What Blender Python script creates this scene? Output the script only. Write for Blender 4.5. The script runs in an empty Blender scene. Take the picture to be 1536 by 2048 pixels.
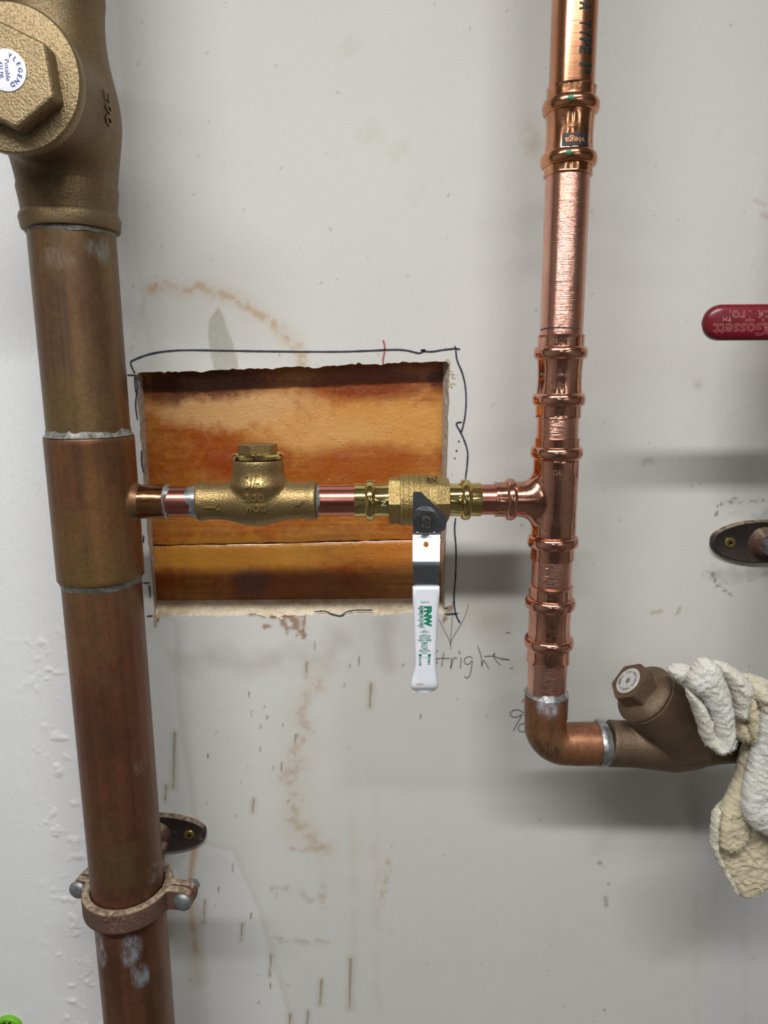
import bpy, bmesh, math, random
import numpy as np
from mathutils import Vector, Matrix, noise
from mathutils.bvhtree import BVHTree

S = bpy.context.scene
C = S.collection
random.seed(7); RNG = np.random.default_rng(7)

# ------------------------------------------------------------------ camera
W, H, F = 1536.0, 2048.0, 1419.0
D_WALL = 0.575                      # camera to wall face (wall face is Y = 0)
ZC = 1.96                           # camera height above the floor
def _n(v): v = np.array(v, float); return v/np.linalg.norm(v)
_dn = _n((43, 7195, 1419))          # world down seen in camera axes (right, down, forward)
_x = np.array((1.0, 0, 0)); _x = _n(_x - _dn*np.dot(_x, _dn))
_f = np.cross(_x, _dn)
M = np.array([_x, _dn, _f])         # rows: world X, world down, world Y
def ray(px, py):
    c = M @ np.array([px-W/2, py-H/2, F])
    return np.array([c[0], c[2], -c[1]])       # world X, Y, Z
CAM = np.array([0, -D_WALL, ZC])
def P(px, py, Y=0.0):
    d = ray(px, py); t = (Y-CAM[1])/d[1]
    return Vector(CAM + d*t)
cam = bpy.data.cameras.new('camera'); co = bpy.data.objects.new('camera', cam); C.objects.link(co)
right = np.array([M[0, 0], M[2, 0], -M[1, 0]]); down = np.array([M[0, 1], M[2, 1], -M[1, 1]]); fwd = np.array([M[0, 2], M[2, 2], -M[1, 2]])
R3 = Matrix((right, -down, -fwd)).transposed()
co.matrix_world = Matrix.Translation(CAM) @ R3.to_4x4()
def proj(p):
    d_ = np.array(p)-CAM; return W/2+F*np.dot(d_, right)/np.dot(d_, fwd), H/2+F*np.dot(d_, down)/np.dot(d_, fwd)
cam.sensor_fit = 'VERTICAL'; cam.sensor_height = 36.0; cam.sensor_width = 27.0
cam.lens = F/H*36.0; cam.clip_start = 0.01; cam.clip_end = 30
S.camera = co

# ------------------------------------------------------------------ light + exposure
S.view_settings.view_transform = 'Standard'; S.view_settings.look = 'None'
S.view_settings.exposure = 0.0; S.view_settings.gamma = 1.0; S.view_settings.use_curve_mapping = False
wd = bpy.data.worlds.new('world'); S.world = wd; wd.use_nodes = True
wd.node_tree.nodes['Background'].inputs[0].default_value = (0.8, 0.85, 0.95, 1)
wd.node_tree.nodes['Background'].inputs[1].default_value = 0.02
LAMPS = [  # x, y, z, length, width, watts
    (-0.16, -0.84, 2.64, 1.20, 0.07, 23.5),
    (-0.42, -3.15, 2.64, 0.12, 2.60, 10.0),
    (1.15, -5.20, 2.64, 0.16, 6.40, 34.0),
]

# ------------------------------------------------------------------ helpers
def lin(c):
    if isinstance(c, str): c = tuple(int(c[i:i+2], 16) for i in (0, 2, 4))
    r = []
    for v in c[:3]:
        v = v/255.0; r.append(v/12.92 if v <= 0.04045 else ((v+0.055)/1.055)**2.4)
    return (r[0], r[1], r[2], 1.0)

def mesh_obj(name, geo, mat, parent=None, origin=None, smooth=True, sharp=40):
    V, Fc = geo
    V = np.asarray(V, float).reshape(-1, 3)
    o0 = np.array(parent.location) if parent is not None else (np.array(origin) if origin is not None else np.zeros(3))
    if parent is not None and parent.parent is not None: o0 = o0 + np.array(parent.parent.location)
    me = bpy.data.meshes.new(name)
    me.from_pydata((V-o0).tolist(), [], Fc)
    me.update()
    if smooth:
        me.polygons.foreach_set('use_smooth', [True]*len(me.polygons))
        me.set_sharp_from_angle(angle=math.radians(sharp))
    o = bpy.data.objects.new(name, me); C.objects.link(o)
    if mat: me.materials.append(mat)
    if parent is not None: o.parent = parent
    elif origin is not None: o.location = origin
    return o
def thing(name, label, cat, loc, group=None):
    o = bpy.data.objects.new(name, None); C.objects.link(o); o.location = loc
    o.empty_display_size = 0.02
    o['label'] = label; o['category'] = cat
    if group: o['group'] = group
    return o
def tag(o, label, cat=None, group=None):
    o['label'] = label
    if cat: o['category'] = cat
    if group: o['group'] = group
    return o
def join(*geos):
    V = []; Fc = []; n = 0
    for v, f in geos:
        v = np.asarray(v, float).reshape(-1, 3); V.append(v); Fc += [tuple(i+n for i in q) for q in f]; n += len(v)
    return np.concatenate(V), Fc
def frame(axis):
    a = Vector(axis).normalized()
    h = Vector((0, -1, 0)) if abs(a.y) < 0.9 else Vector((1, 0, 0))
    u = (h - a*h.dot(a)).normalized(); v = a.cross(u)
    return a, u, v
def lathe(prof, origin, axis, seg=96, mod=None, up=None, caps=True):
    """prof: (t, r) along axis; angle 0 faces the camera side (-Y)"""
    a, u, v = frame(axis)
    if up is not None:
        u = (Vector(up) - a*Vector(up).dot(a)).normalized(); v = a.cross(u)
    a, u, v, o = map(np.array, (a, u, v, origin))
    th = np.arange(seg)/seg*2*math.pi
    V = []
    for t, r in prof:
        rr = np.full(seg, float(r))
        if mod is not None: rr = rr + mod(t, th)
        V.append(o + a*t + rr[:, None]*(np.cos(th)[:, None]*u + np.sin(th)[:, None]*v))
    n = len(prof); V = np.concatenate(V)
    Fc = []
    for i in range(n-1):
        for j in range(seg):
            k = (j+1) % seg
            Fc.append((i*seg+j, i*seg+k, (i+1)*seg+k, (i+1)*seg+j))
    if caps:
        Fc.append(tuple(range(seg))[::-1]); Fc.append(tuple((n-1)*seg+j for j in range(seg)))
    return V, Fc
def tube(pts, rad, seg=12, caps=True, flat=1.0, up=None):
    pts = [Vector(p) for p in pts]; n = len(pts)
    if not hasattr(rad, '__len__'): rad = [rad]*n
    V = []; Fc = []
    t0 = (pts[1]-pts[0]).normalized()
    u = Vector(up) if up is not None else (Vector((0, -1, 0)) if abs(t0.y) < .9 else Vector((1, 0, 0)))
    for i, p in enumerate(pts):
        t = (pts[min(i+1, n-1)]-pts[max(i-1, 0)]).normalized()
        u = (u - t*u.dot(t)).normalized(); w = t.cross(u)
        for j in range(seg):
            a = 2*math.pi*j/seg
            V.append(p + (u*math.cos(a)*flat + w*math.sin(a))*rad[i])
    for i in range(n-1):
        for j in range(seg):
            k = (j+1) % seg
            Fc.append((i*seg+j, i*seg+k, (i+1)*seg+k, (i+1)*seg+j))
    if caps:
        Fc.append(tuple(range(seg))[::-1]); Fc.append(tuple((n-1)*seg+j for j in range(seg)))
    return np.array(V), Fc
def sphere(c, r, sx=1, sy=1, sz=1, n=16):
    prof = [(-math.cos(math.pi*i/n), max(1e-4, math.sin(math.pi*i/n))) for i in range(n+1)]
    V, Fc = lathe(prof, (0, 0, 0), (0, 0, 1), seg=2*n)
    return V*np.array([sx, sy, sz])*r + np.array(c), Fc
def box(c, s):
    c = np.array(c); s = np.array(s)/2
    V = [c + s*np.array(q) for q in ((-1,-1,-1),(1,-1,-1),(1,1,-1),(-1,1,-1),(-1,-1,1),(1,-1,1),(1,1,1),(-1,1,1))]
    return np.array(V), [(3,2,1,0),(4,5,6,7),(0,1,5,4),(1,2,6,5),(2,3,7,6),(3,0,4,7)]
def bevel(o, w, seg=2):
    m = o.modifiers.new('bevel', 'BEVEL'); m.width = w; m.segments = seg; m.limit_method = 'ANGLE'; m.angle_limit = math.radians(35)
    return o
def prism(poly, y0, y1):
    """poly: list of (X, Z), extruded between Y planes (y0 nearer the camera)"""
    n = len(poly)
    V = [(x, y0, z) for x, z in poly] + [(x, y1, z) for x, z in poly]
    Fc = [tuple(range(n)), tuple(range(n, 2*n))[::-1]] + [(i, i+n, (i+1) % n + n, (i+1) % n) for i in range(n)]
    return np.array(V, float), Fc
def hexlathe(origin, axis, r, t0, t1, up=None, cham=0.0008, n=6, rot=0):
    """hexagonal bar with chamfered ends (r = to the corners)"""
    def md(t, th):
        a = (th+rot) % (2*math.pi/n) - math.pi/n
        rr = r*math.cos(math.pi/n)/np.cos(a)
        lim = r*0.965 if (t <= t0+1e-9 or t >= t1-1e-9) else r
        return np.minimum(rr, lim) - r
    return lathe([(t0, r), (t0+cham, r), (t1-cham, r), (t1, r)], origin, axis, seg=72, mod=md, up=up)
def remesh_union(geos, voxel, it=8, fac=0.5):
    V, Fc = join(*geos)
    me = bpy.data.meshes.new('tmp'); me.from_pydata(V.tolist(), [], Fc)
    o = bpy.data.objects.new('tmp', me); C.objects.link(o)
    m = o.modifiers.new('r', 'REMESH'); m.mode = 'VOXEL'; m.voxel_size = voxel
    m2 = o.modifiers.new('s', 'SMOOTH'); m2.factor = fac; m2.iterations = it
    dg = bpy.context.evaluated_depsgraph_get(); dg.update()
    me2 = bpy.data.meshes.new_from_object(o.evaluated_get(dg))
    v = np.empty(len(me2.vertices)*3); me2.vertices.foreach_get('co', v); v = v.reshape(-1, 3)
    f = [tuple(p.vertices) for p in me2.polygons]
    bpy.data.objects.remove(o); bpy.data.meshes.remove(me); bpy.data.meshes.remove(me2)
    return v, f
def cut(o, geo):
    V, Fc = geo
    me = bpy.data.meshes.new('cut'); me.from_pydata(np.asarray(V).tolist(), [], Fc)
    c = bpy.data.objects.new('cut', me); C.objects.link(c)
    m = o.modifiers.new('b', 'BOOLEAN'); m.object = c; m.operation = 'DIFFERENCE'; m.solver = 'EXACT'
    dg = bpy.context.evaluated_depsgraph_get(); dg.update()
    new = bpy.data.meshes.new_from_object(o.evaluated_get(dg))
    o.modifiers.remove(m); bpy.data.objects.remove(c)
    o.data = new
    new.set_sharp_from_angle(angle=math.radians(35))
def bvh(*geos):
    V, Fc = join(*geos)
    return BVHTree.FromPolygons([tuple(v) for v in V], Fc)
def text_geo(s, size, ext=0.0, bold=0.0, outline=0.0, shear=0.0, res=2, spacing=1.0):
    cu = bpy.data.curves.new('t', 'FONT'); cu.body = s; cu.size = size
    cu.extrude = ext; cu.offset = bold; cu.resolution_u = res; cu.shear = shear; cu.space_character = spacing
    cu.align_x = 'CENTER'; cu.align_y = 'CENTER'
    if outline: cu.fill_mode = 'NONE'; cu.bevel_depth = outline; cu.bevel_resolution = 0
    o = bpy.data.objects.new('t', cu); C.objects.link(o)
    dg = bpy.context.evaluated_depsgraph_get(); dg.update()
    me = bpy.data.meshes.new_from_object(o.evaluated_get(dg))
    v = np.empty(len(me.vertices)*3); me.vertices.foreach_get('co', v); v = v.reshape(-1, 3)
    f = [tuple(p.vertices) for p in me.polygons]
    bpy.data.objects.remove(o); bpy.data.meshes.remove(me); bpy.data.curves.remove(cu)
    return v, f
def dice(geo, step):
    """split flat lettering into small cells so it can follow a curved surface"""
    v, f = geo; bm = bmesh.new(); vs = [bm.verts.new(q) for q in v]
    for q in f:
        try: bm.faces.new([vs[i] for i in q])
        except ValueError: pass
    v = np.asarray(v); lo = v.min(0); hi = v.max(0)
    for ax in (0, 1):
        k = int((hi[ax]-lo[ax])/step)
        for i in range(1, k+1):
            co_ = [0, 0, 0]; co_[ax] = lo[ax]+i*(hi[ax]-lo[ax])/(k+1); no_ = [0, 0, 0]; no_[ax] = 1
            bmesh.ops.bisect_plane(bm, geom=bm.verts[:]+bm.edges[:]+bm.faces[:], plane_co=co_, plane_no=no_)
    bm.verts.index_update(); out = (np.array([q.co[:] for q in bm.verts]), [tuple(x.index for x in q.verts) for q in bm.faces]); bm.free()
    return out
def text_fit(s, w, h, step=.0008, **kw):
    """lettering scaled to a box w wide and h high"""
    g = text_geo(s, h/.7, **kw); v = g[0]; lo = v.min(0); hi = v.max(0); c = (lo+hi)/2
    v = v.copy(); v[:, 0] = (v[:, 0]-c[0])*w/(hi[0]-lo[0]); v[:, 1] = (v[:, 1]-c[1])*h/(hi[1]-lo[1])
    return dice((v, g[1]), step)
def project_text(tg, center, u, v, tree, lift, depth=0.0, origin_y=-0.45):
    """lay flat text (x right, y up) on a surface found by casting rays along +Y"""
    V, Fc = tg; out = []
    u = Vector(u); v = Vector(v); c = Vector(center)
    for q in V:
        p = c + u*q[0] + v*q[1]; p.y = origin_y
        hit, nrm, _, _ = tree.ray_cast(p, Vector((0, 1, 0)))
        if hit is None: hit = Vector((p.x, center[1], p.z)); nrm = Vector((0, -1, 0))
        if nrm.y > 0: nrm = -nrm
        out.append(hit + nrm*(lift if q[2] >= -1e-9 else -depth))
    return np.array(out), Fc
def plane_text(tg, center, u, v, lift=0.0001):
    V, Fc = tg; u = Vector(u); v = Vector(v); w = u.cross(v).normalized(); c = Vector(center)
    return np.array([c + u*q[0] + v*q[1] + w*(lift+q[2]) for q in V]), Fc
def ribbon(pts, width, Y=-0.00015, jitter=0.0):
    """flat stroke on the wall plane through world XZ points"""
    pts = [Vector((p[0], p[1])) for p in pts]; L = []; R = []
    n = len(pts)
    for i, p in enumerate(pts):
        t = (pts[min(i+1, n-1)]-pts[max(i-1, 0)])
        t = t.normalized() if t.length > 0 else Vector((1, 0))
        nn = Vector((-t.y, t.x)); w = width[i] if hasattr(width, '__len__') else width
        w = w*(1+jitter*(random.random()-.5))*(0.45 if i in (0, n-1) else 1)
        L.append(p+nn*w/2); R.append(p-nn*w/2)
    V = [(q.x, Y, q.y) for q in L] + [(q.x, Y, q.y) for q in R]
    return np.array(V), [(i, i+n, i+1+n, i+1) for i in range(n-1)]
def smooth_poly(pts, k=6):
    """Catmull-Rom through 2D points"""
    pts = [np.array(p, float) for p in pts]; out = []
    n = len(pts)
    for i in range(n-1):
        p0 = pts[max(i-1, 0)]; p1 = pts[i]; p2 = pts[i+1]; p3 = pts[min(i+2, n-1)]
        for s in range(k):
            t = s/k
            out.append(0.5*((2*p1)+(-p0+p2)*t+(2*p0-5*p1+4*p2-p3)*t*t+(-p0+3*p1-3*p2+p3)*t**3))
    out.append(pts[-1]); return out
def vcyl(y, xl, xr, Y):
    """X and radius of an upright cylinder whose silhouette is xl..xr in the row y"""
    a = [math.atan2(ray(x, y)[0], ray(x, y)[1]) for x in (xl, xr)]
    m = (a[0]+a[1])/2; d = abs(a[1]-a[0])/2; rho = (Y+D_WALL)/math.cos(m)
    return rho*math.sin(m), rho*math.sin(d)
def hcyl(x, yt, yb, Y):
    a = [math.atan2(ray(x, y)[2], ray(x, y)[1]) for y in (yt, yb)]
    m = (a[0]+a[1])/2; d = abs(a[1]-a[0])/2; rho = (Y+D_WALL)/math.cos(m)
    return ZC+rho*math.sin(m), rho*math.sin(d)
def loft(rows, n=28, e=2.6, horiz=False):
    """rows: (cx, cy, cz, half width, half thickness, exponent)"""
    V = []; Fc = []
    for cx, cy, cz, a, b, ex in rows:
        for j in range(n):
            t = 2*math.pi*j/n; ct, st = math.cos(t), math.sin(t)
            p = a*math.copysign(abs(ct)**(2/ex), ct); q = b*math.copysign(abs(st)**(2/ex), st)
            V.append((cx+p, cy+q, cz) if not horiz else (cx, cy+q, cz+p))
    for i in range(len(rows)-1):
        for j in range(n):
            k = (j+1) % n; Fc.append((i*n+j, i*n+k, (i+1)*n+k, (i+1)*n+j))
    Fc.append(tuple(range(n))[::-1]); Fc.append(tuple((len(rows)-1)*n+j for j in range(n)))
    return np.array(V), Fc

# ------------------------------------------------------------------ materials
class NB:
    def __init__(s, name):
        s.m = bpy.data.materials.new(name); s.m.use_nodes = True; s.t = s.m.node_tree
        s.b = s.t.nodes['Principled BSDF']; s.tc = s.t.nodes.new('ShaderNodeTexCoord').outputs['Object']
    def N(s, k): return s.t.nodes.new(k)
    def L(s, a, b): s.t.links.new(a, b)
    def put(s, sock, v):
        if isinstance(v, bpy.types.NodeSocket): s.L(v, sock)
        elif v is not None: sock.default_value = v
    def map(s, scale, vec=None, loc=(0, 0, 0), rot=(0, 0, 0)):
        n = s.N('ShaderNodeMapping'); s.L(vec or s.tc, n.inputs[0]); n.inputs['Scale'].default_value = scale
        n.inputs['Location'].default_value = loc; n.inputs['Rotation'].default_value = rot; return n.outputs[0]
    def noise(s, scale, det=4, rough=.55, vec=None, dist=0.0):
        n = s.N('ShaderNodeTexNoise'); s.L(vec or s.tc, n.inputs['Vector']); n.inputs['Scale'].default_value = scale
        n.inputs['Detail'].default_value = det; n.inputs['Roughness'].default_value = rough; n.inputs['Distortion'].default_value = dist
        return n.outputs[0]
    def vor(s, scale, vec=None, feat='F1'):
        n = s.N('ShaderNodeTexVoronoi'); s.L(vec or s.tc, n.inputs['Vector']); n.inputs['Scale'].default_value = scale; n.feature = feat
        return n.outputs['Distance']
    def ramp(s, fac, stops, ease='LINEAR'):
        n = s.N('ShaderNodeValToRGB'); s.L(fac, n.inputs[0]); cr = n.color_ramp; cr.interpolation = ease
        while len(cr.elements) < len(stops): cr.elements.new(0.5)
        for e, (p, c) in zip(cr.elements, stops):
            e.position = p; e.color = c if hasattr(c, '__len__') else (c, c, c, 1)
        return n.outputs[0]
    def mix(s, fac, a, b, mode='MIX'):
        n = s.N('ShaderNodeMix'); n.data_type = 'RGBA'; n.blend_type = mode
        s.put(n.inputs[0], fac); s.put(n.inputs[6], a); s.put(n.inputs[7], b); return n.outputs[2]
    def math(s, op, a, b=0.0, c=None):
        n = s.N('ShaderNodeMath'); n.operation = op; s.put(n.inputs[0], a); s.put(n.inputs[1], b)
        if c is not None: s.put(n.inputs[2], c)
        return n.outputs[0]
    def bump(s, h, strength, dist, prev=None):
        n = s.N('ShaderNodeBump'); s.L(h, n.inputs['Height']); n.inputs['Strength'].default_value = strength
        n.inputs['Distance'].default_value = dist
        if prev is not None: s.L(prev, n.inputs['Normal'])
        return n.outputs[0]
    def blob(s, p, rad, stretch=(1, 1, 1), ns=60, na=.8, soft=.4):
        """0..1 mask of a ragged patch around point p (object space)"""
        v = s.N('ShaderNodeVectorMath'); v.operation = 'SUBTRACT'; s.L(s.tc, v.inputs[0]); v.inputs[1].default_value = p
        w = s.N('ShaderNodeVectorMath'); w.operation = 'MULTIPLY'; s.L(v.outputs[0], w.inputs[0]); w.inputs[1].default_value = stretch
        l = s.N('ShaderNodeVectorMath'); l.operation = 'LENGTH'; s.L(w.outputs[0], l.inputs[0])
        d = s.math('DIVIDE', l.outputs['Value'], rad)
        d = s.math('ADD', d, s.math('MULTIPLY', s.math('SUBTRACT', s.noise(ns, 5, .65), .5), na*2))
        return s.ramp(d, [(1-soft if soft < 1 else 0, 1.0), (1.0, 0.0)])
    def out(s, base=None, rough=None, metal=None, normal=None, **kw):
        b = s.b
        s.put(b.inputs['Base Color'], base); s.put(b.inputs['Roughness'], rough); s.put(b.inputs['Metallic'], metal)
        if normal is not None: s.L(normal, b.inputs['Normal'])
        for k, v in kw.items(): s.put(b.inputs[k], v)
        return s.m

def mat_copper(name, axis, light='d09078', dark='b8725a', rough=(.2, .36), scratch=.25, tarnish=None):
    n = NB(name)
    sc = {'z': (60, 60, 2600), 'x': (2600, 60, 60)}[axis]
    tw = n.math('MULTIPLY', n.noise(40, 2), 0.0)
    scr = n.noise(1, 3, .6, n.map(sc, rot=(0.05, 0.04, 0)))
    big = n.noise(22, 4, .6)
    col = n.mix(n.ramp(big, [(.3, 0.0), (.7, 1.0)]), lin(light), lin(dark))
    col = n.mix(n.ramp(scr, [(.35, .25), (.65, 0.0)]), col, lin(dark))
    if tarnish: col = n.mix(n.ramp(n.noise(9, 4, .6), [(.35, 0.0), (.7, .8)]), col, lin(tarnish))
    r = n.ramp(n.math('ADD', n.math('MULTIPLY', big, .5), n.math('MULTIPLY', scr, .5)), [(.3, rough[0]), (.7, rough[1])])
    nm = n.bump(scr, scratch, .0004)
    return n.out(col, r, 1.0, nm)
def mat_fitting(name, a='d88f6c', b='a95f42', blue=.0):
    n = NB(name)
    big = n.noise(45, 3, .6); fine = n.noise(300, 4, .6)
    col = n.mix(n.ramp(big, [(.3, 0.0), (.72, 1.0)]), lin(a), lin(b))
    col = n.mix(n.ramp(fine, [(.55, 0.0), (.75, .35)]), col, lin('7a4a3a'))
    nm = n.bump(n.noise(70, 2), .35, .0006)
    nm = n.bump(fine, .08, .0004, nm)
    return n.out(col, n.ramp(fine, [(.3, .10), (.7, .24)]), 1.0, nm)
def mat_aged(name, blobs=(), a='85604a', b='664636', c='8c6a46'):
    """brown oxidised copper tube, streaked along its length"""
    n = NB(name)
    streak = n.noise(1, 4, .6, n.map((130, 130, 3)))
    big = n.noise(9, 4, .6, n.map((1, 1, .5)))
    fine = n.noise(350, 3, .6)
    col = n.mix(n.ramp(streak, [(.35, 0.0), (.65, 1.0)]), lin(a), lin(b))
    col = n.mix(n.ramp(big, [(.45, 0.0), (.68, .75)]), col, lin(c))
    blot = n.noise(26, 5, .7, n.map((1, 1, .6), loc=(3, 5, 7))); blot2 = n.noise(13, 4, .65, n.map((1, 1, .8), loc=(9, 1, 4)))
    col = n.mix(n.ramp(blot, [(.46, 0.0), (.64, .6)]), col, lin('523828'))
    col = n.mix(n.ramp(blot2, [(.5, 0.0), (.66, .6)]), col, lin('70603c'))
    col = n.mix(n.ramp(fine, [(.3, .3), (.6, 0.0)]), col, lin('3e2a1c'))
    sp = n.vor(95); spm = n.ramp(sp, [(.0, 1.0), (.055, 0.0)])
    spm = n.math('MULTIPLY', spm, n.ramp(n.noise(25, 2), [(.55, 0.0), (.65, .6)]))
    col = n.mix(spm, col, lin('b9aa9c'))
    metal = None; m = None
    for p, rad, st, cc in blobs:
        k = n.blob(p, rad, st)
        k = n.math('MULTIPLY', k, n.ramp(n.noise(1, 4, .7, n.map((260, 260, 90))), [(.38, .1), (.6, .9)]))
        col = n.mix(k, col, lin(cc)); m = k if m is None else n.math('MAXIMUM', m, k)
    metal = n.math('SUBTRACT', .6, n.math('MULTIPLY', m, .45)) if m is not None else .6
    nm = n.bump(fine, .10, .0004)
    nm = n.bump(streak, .05, .001, nm)
    return n.out(col, n.ramp(big, [(.3, .36), (.7, .5)]), metal, nm)
def mat_cast(name, hi, mid, lo, rough=(.38, .55), bump=.5, scale=420, metal=.85, patina=None, dust=None):
    n = NB(name)
    g = n.noise(scale*1.7, 4, .6); v = n.vor(scale*1.4); big = n.noise(20, 4, .6)
    col = n.mix(n.ramp(big, [(.3, 0.0), (.7, 1.0)]), lin(mid), lin(hi))
    col = n.mix(n.ramp(g, [(.34, .6), (.5, 0.0)]), col, lin(lo))
    if patina: col = n.mix(n.ramp(n.noise(28, 5, .7), [(.56, 0.0), (.72, .6)]), col, lin(patina))
    if dust:
        geo = n.N('ShaderNodeNewGeometry'); sp = n.N('ShaderNodeSeparateXYZ'); n.L(geo.outputs['Normal'], sp.inputs[0])
        k = n.math('MULTIPLY', n.ramp(sp.outputs['Z'], [(.45, 0.0), (.8, 1.0)]), n.ramp(n.noise(240, 4, .7), [(.40, .15), (.60, .9)]))
        k = n.math('MAXIMUM', k, n.ramp(n.noise(160, 5, .75), [(.6, 0.0), (.7, .6)]))
        col = n.mix(k, col, lin(dust)); mt = n.math('MULTIPLY', n.math('SUBTRACT', 1.0, k), metal)
    else: mt = metal
    nm = n.bump(n.math('ADD', g, n.math('MULTIPLY', v, .5)), bump, .0006)
    return n.out(col, n.ramp(g, [(.3, rough[1]), (.7, rough[0])]), mt, nm)
def mat_plain(name, col, rough=.5, metal=0.0, var=None, nscale=60, bump=0.0, bscale=300, **kw):
    n = NB(name)
    c = lin(col)
    base = n.mix(n.ramp(n.noise(nscale, 4, .6), [(.35, 0.0), (.7, 1.0)]), c, lin(var)) if var else c
    nm = n.bump(n.noise(bscale, 3), bump, .0005) if bump else None
    return n.out(base, rough, metal, nm, **kw)

M_COPZ = mat_copper('copper_brushed_upright', 'z', 'e6b4a2', 'cc9482', (.12, .24), .6)
M_COPZ_OLD = mat_copper('copper_drawn_upright', 'z', 'd39c7e', 'b47c5c', (.15, .28), .06, 'b8845c')
M_COPX = mat_copper('copper_bright_level', 'x', 'dd9a88', 'c27a6c', (.16, .26), .06)
M_FIT = mat_fitting('press_copper', 'dfa890', 'bd8672')
M_FIT_OR = mat_fitting('press_copper_orange', 'dc9e7a', 'b07c5a')
M_BRASS = mat_plain('polished_brass', 'd8c684', .13, 1.0, 'c0a868', 120, .05, 250)
M_CASTB = mat_cast('cast_brass', 'b8a26c', '9c8656', '5e4c2a', (.30, .5), .8, 560)
M_BRONZE = mat_cast('cast_bronze', 'a89064', '8c774e', '54432a', (.32, .5), .5, 520)
M_BRONZE_HI = mat_cast('worn_highlight_bronze', 'c8b07c', 'b09662', '7a6440', (.26, .4), .2, 520)  # raised letters: smoother from wear, with their highlight put into a paler colour
M_BIGBRZ = mat_cast('dull_bronze', '7c6848', '6a563c', '40342a', (.42, .6), .35, 600, .7, '6c7464')
M_BONNET = mat_cast('sandy_bronze', '968464', '7f6f52', '50442e', (.38, .55), .65, 500, .8)
M_DKBRZ = mat_cast('dark_bronze', '7c6650', '625040', '3a3028', (.42, .6), .5, 700, .6, '8a8070')
M_RUST = mat_cast('rusty_iron', '6a4c40', '544038', '33241e', (.6, .8), .7, 400, .25, '7a5a4a', 'a4947c')
M_PLATE = mat_cast('dark_plate', '3c3230', '2c2524', '1c1818', (.5, .7), .3, 500, .2, '6a4630', 'a4927a')
M_SOLDER = mat_plain('solder', 'b4b8b8', .34, .85, '84888a', 260, .5, 420)
M_SOLDER_DULL = mat_plain('dull_solder', '8e908a', .55, .45, '5a5850', 300, .8, 420)
M_STEEL = mat_plain('zinc_steel', 'c8ced6', .2, 1.0, 'b8bec6', 80, .12, 500)
M_NUT = mat_plain('plated_steel', 'b4b8ba', .22, 1.0, '90949a', 200)
M_BOLT = mat_plain('galvanised_bolt', '8c9092', .5, .7, '6c7072', 300, .4, 500)
M_GRIP = mat_plain('white_vinyl', 'dfe1ea', .42, 0.0, 'd6d9e2', 30, .05, 200)
M_GREEN = mat_plain('green_print', '0f7a5a', .5)
M_RED = mat_plain('red_vinyl', '6e0e20', .32, 0.0, '5c0a18', 40, .04, 150)
M_REDTXT = mat_plain('stamped_outline', 'b07a70', .5)
M_INK = mat_plain('marker_ink', '2a3444', .6, 0, '1e2638', 500)
M_BLACK = mat_plain('black_print', '1c1c22', .45)
M_PENCIL = mat_plain('pencil', '86827c', .7, 0, '8c8880', 600)
M_REDPEN = mat_plain('red_pen', 'a83a44', .6, 0, 'b86468', 300)
M_INKC = mat_plain('ink_on_copper', '16201e', .5)
M_STICK = mat_plain('white_sticker', 'e8ebf4', .4)
M_STICK2 = mat_plain('aluminium_tag', 'c8c8c4', .42, .25, 'b4b4b0', 200)
M_BLUEINK = mat_plain('blue_print', '2a3484', .5)
M_GREYINK = mat_plain('grey_print', '5a5a58', .5)
M_SCREW = mat_plain('yellow_zinc', 'b0a258', .32, .8, '8e8040', 400)
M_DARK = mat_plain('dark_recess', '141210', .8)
M_GREENCAP = mat_plain('green_plastic', '6cb024', .35)

# ------------------------------------------------------------------ wall with the cut-out
def hole_lines():
    TL, TR = P(271, 747), P(899, 722); BL, BR = P(309, 1233), P(889, 1226)
    return TL, TR, BL, BR
TL, TR, BL, BR = hole_lines()
T_BOARD = 0.020
xl0 = (TL.x+BL.x)/2; xr0 = (TR.x+BR.x)/2; zt0 = (TL.z+TR.z)/2; zb0 = (BL.z+BR.z)/2
def axis_vals(lo, a, b, hi, keys, step):
    v = list(np.arange(a, b, step)); v = [q for q in v if all(abs(q-k) > step*.55 for k in keys)] + list(keys)
    v += list(np.linspace(lo, a-step, 8)) + list(np.linspace(b+step, hi, 8))
    return np.array(sorted(v))
gx = axis_vals(-1.5, -0.40, 0.40, 1.7, [xl0, xr0], 0.0013)
gz = axis_vals(0.0, ZC-0.66, ZC+0.29, 2.7, [zb0, zt0], 0.0013)
GX, GZ = np.meshgrid(gx, gz)
def lerp_line(a, b, q, ax):
    t = np.clip((q-getattr(a, ax))/(getattr(b, ax)-getattr(a, ax)), -.3, 1.3)
    o = 'x' if ax == 'z' else 'z'
    return getattr(a, o) + (getattr(b, o)-getattr(a, o))*t
def nz1(arr, scale, seed):
    """cheap 1D value noise"""
    r = np.random.default_rng(seed).normal(size=4096); q = arr*scale+1000; i = np.floor(q).astype(int); f = q-i; f = f*f*(3-2*f)
    return r[i % 4096]*(1-f)+r[(i+1) % 4096]*f
def vnoise(x, z, scale, seed, octv=3):
    tot = 0; amp = 1; nrm = 0
    for o in range(octv):
        r = np.random.default_rng(seed+o).random((256, 256)); q = x*scale+500; w = z*scale+500
        i = np.floor(q).astype(int); j = np.floor(w).astype(int); f = q-i; g = w-j; f = f*f*(3-2*f); g = g*g*(3-2*g)
        a = r[i % 256, j % 256]; b = r[(i+1) % 256, j % 256]; c = r[i % 256, (j+1) % 256]; d = r[(i+1) % 256, (j+1) % 256]
        tot = tot + amp*((a*(1-f)+b*f)*(1-g)+(c*(1-f)+d*f)*g); nrm += amp; amp *= .5; scale *= 2.1
    return tot/nrm
fo = lambda d, w: np.exp(-(np.abs(d)/w))
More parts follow.
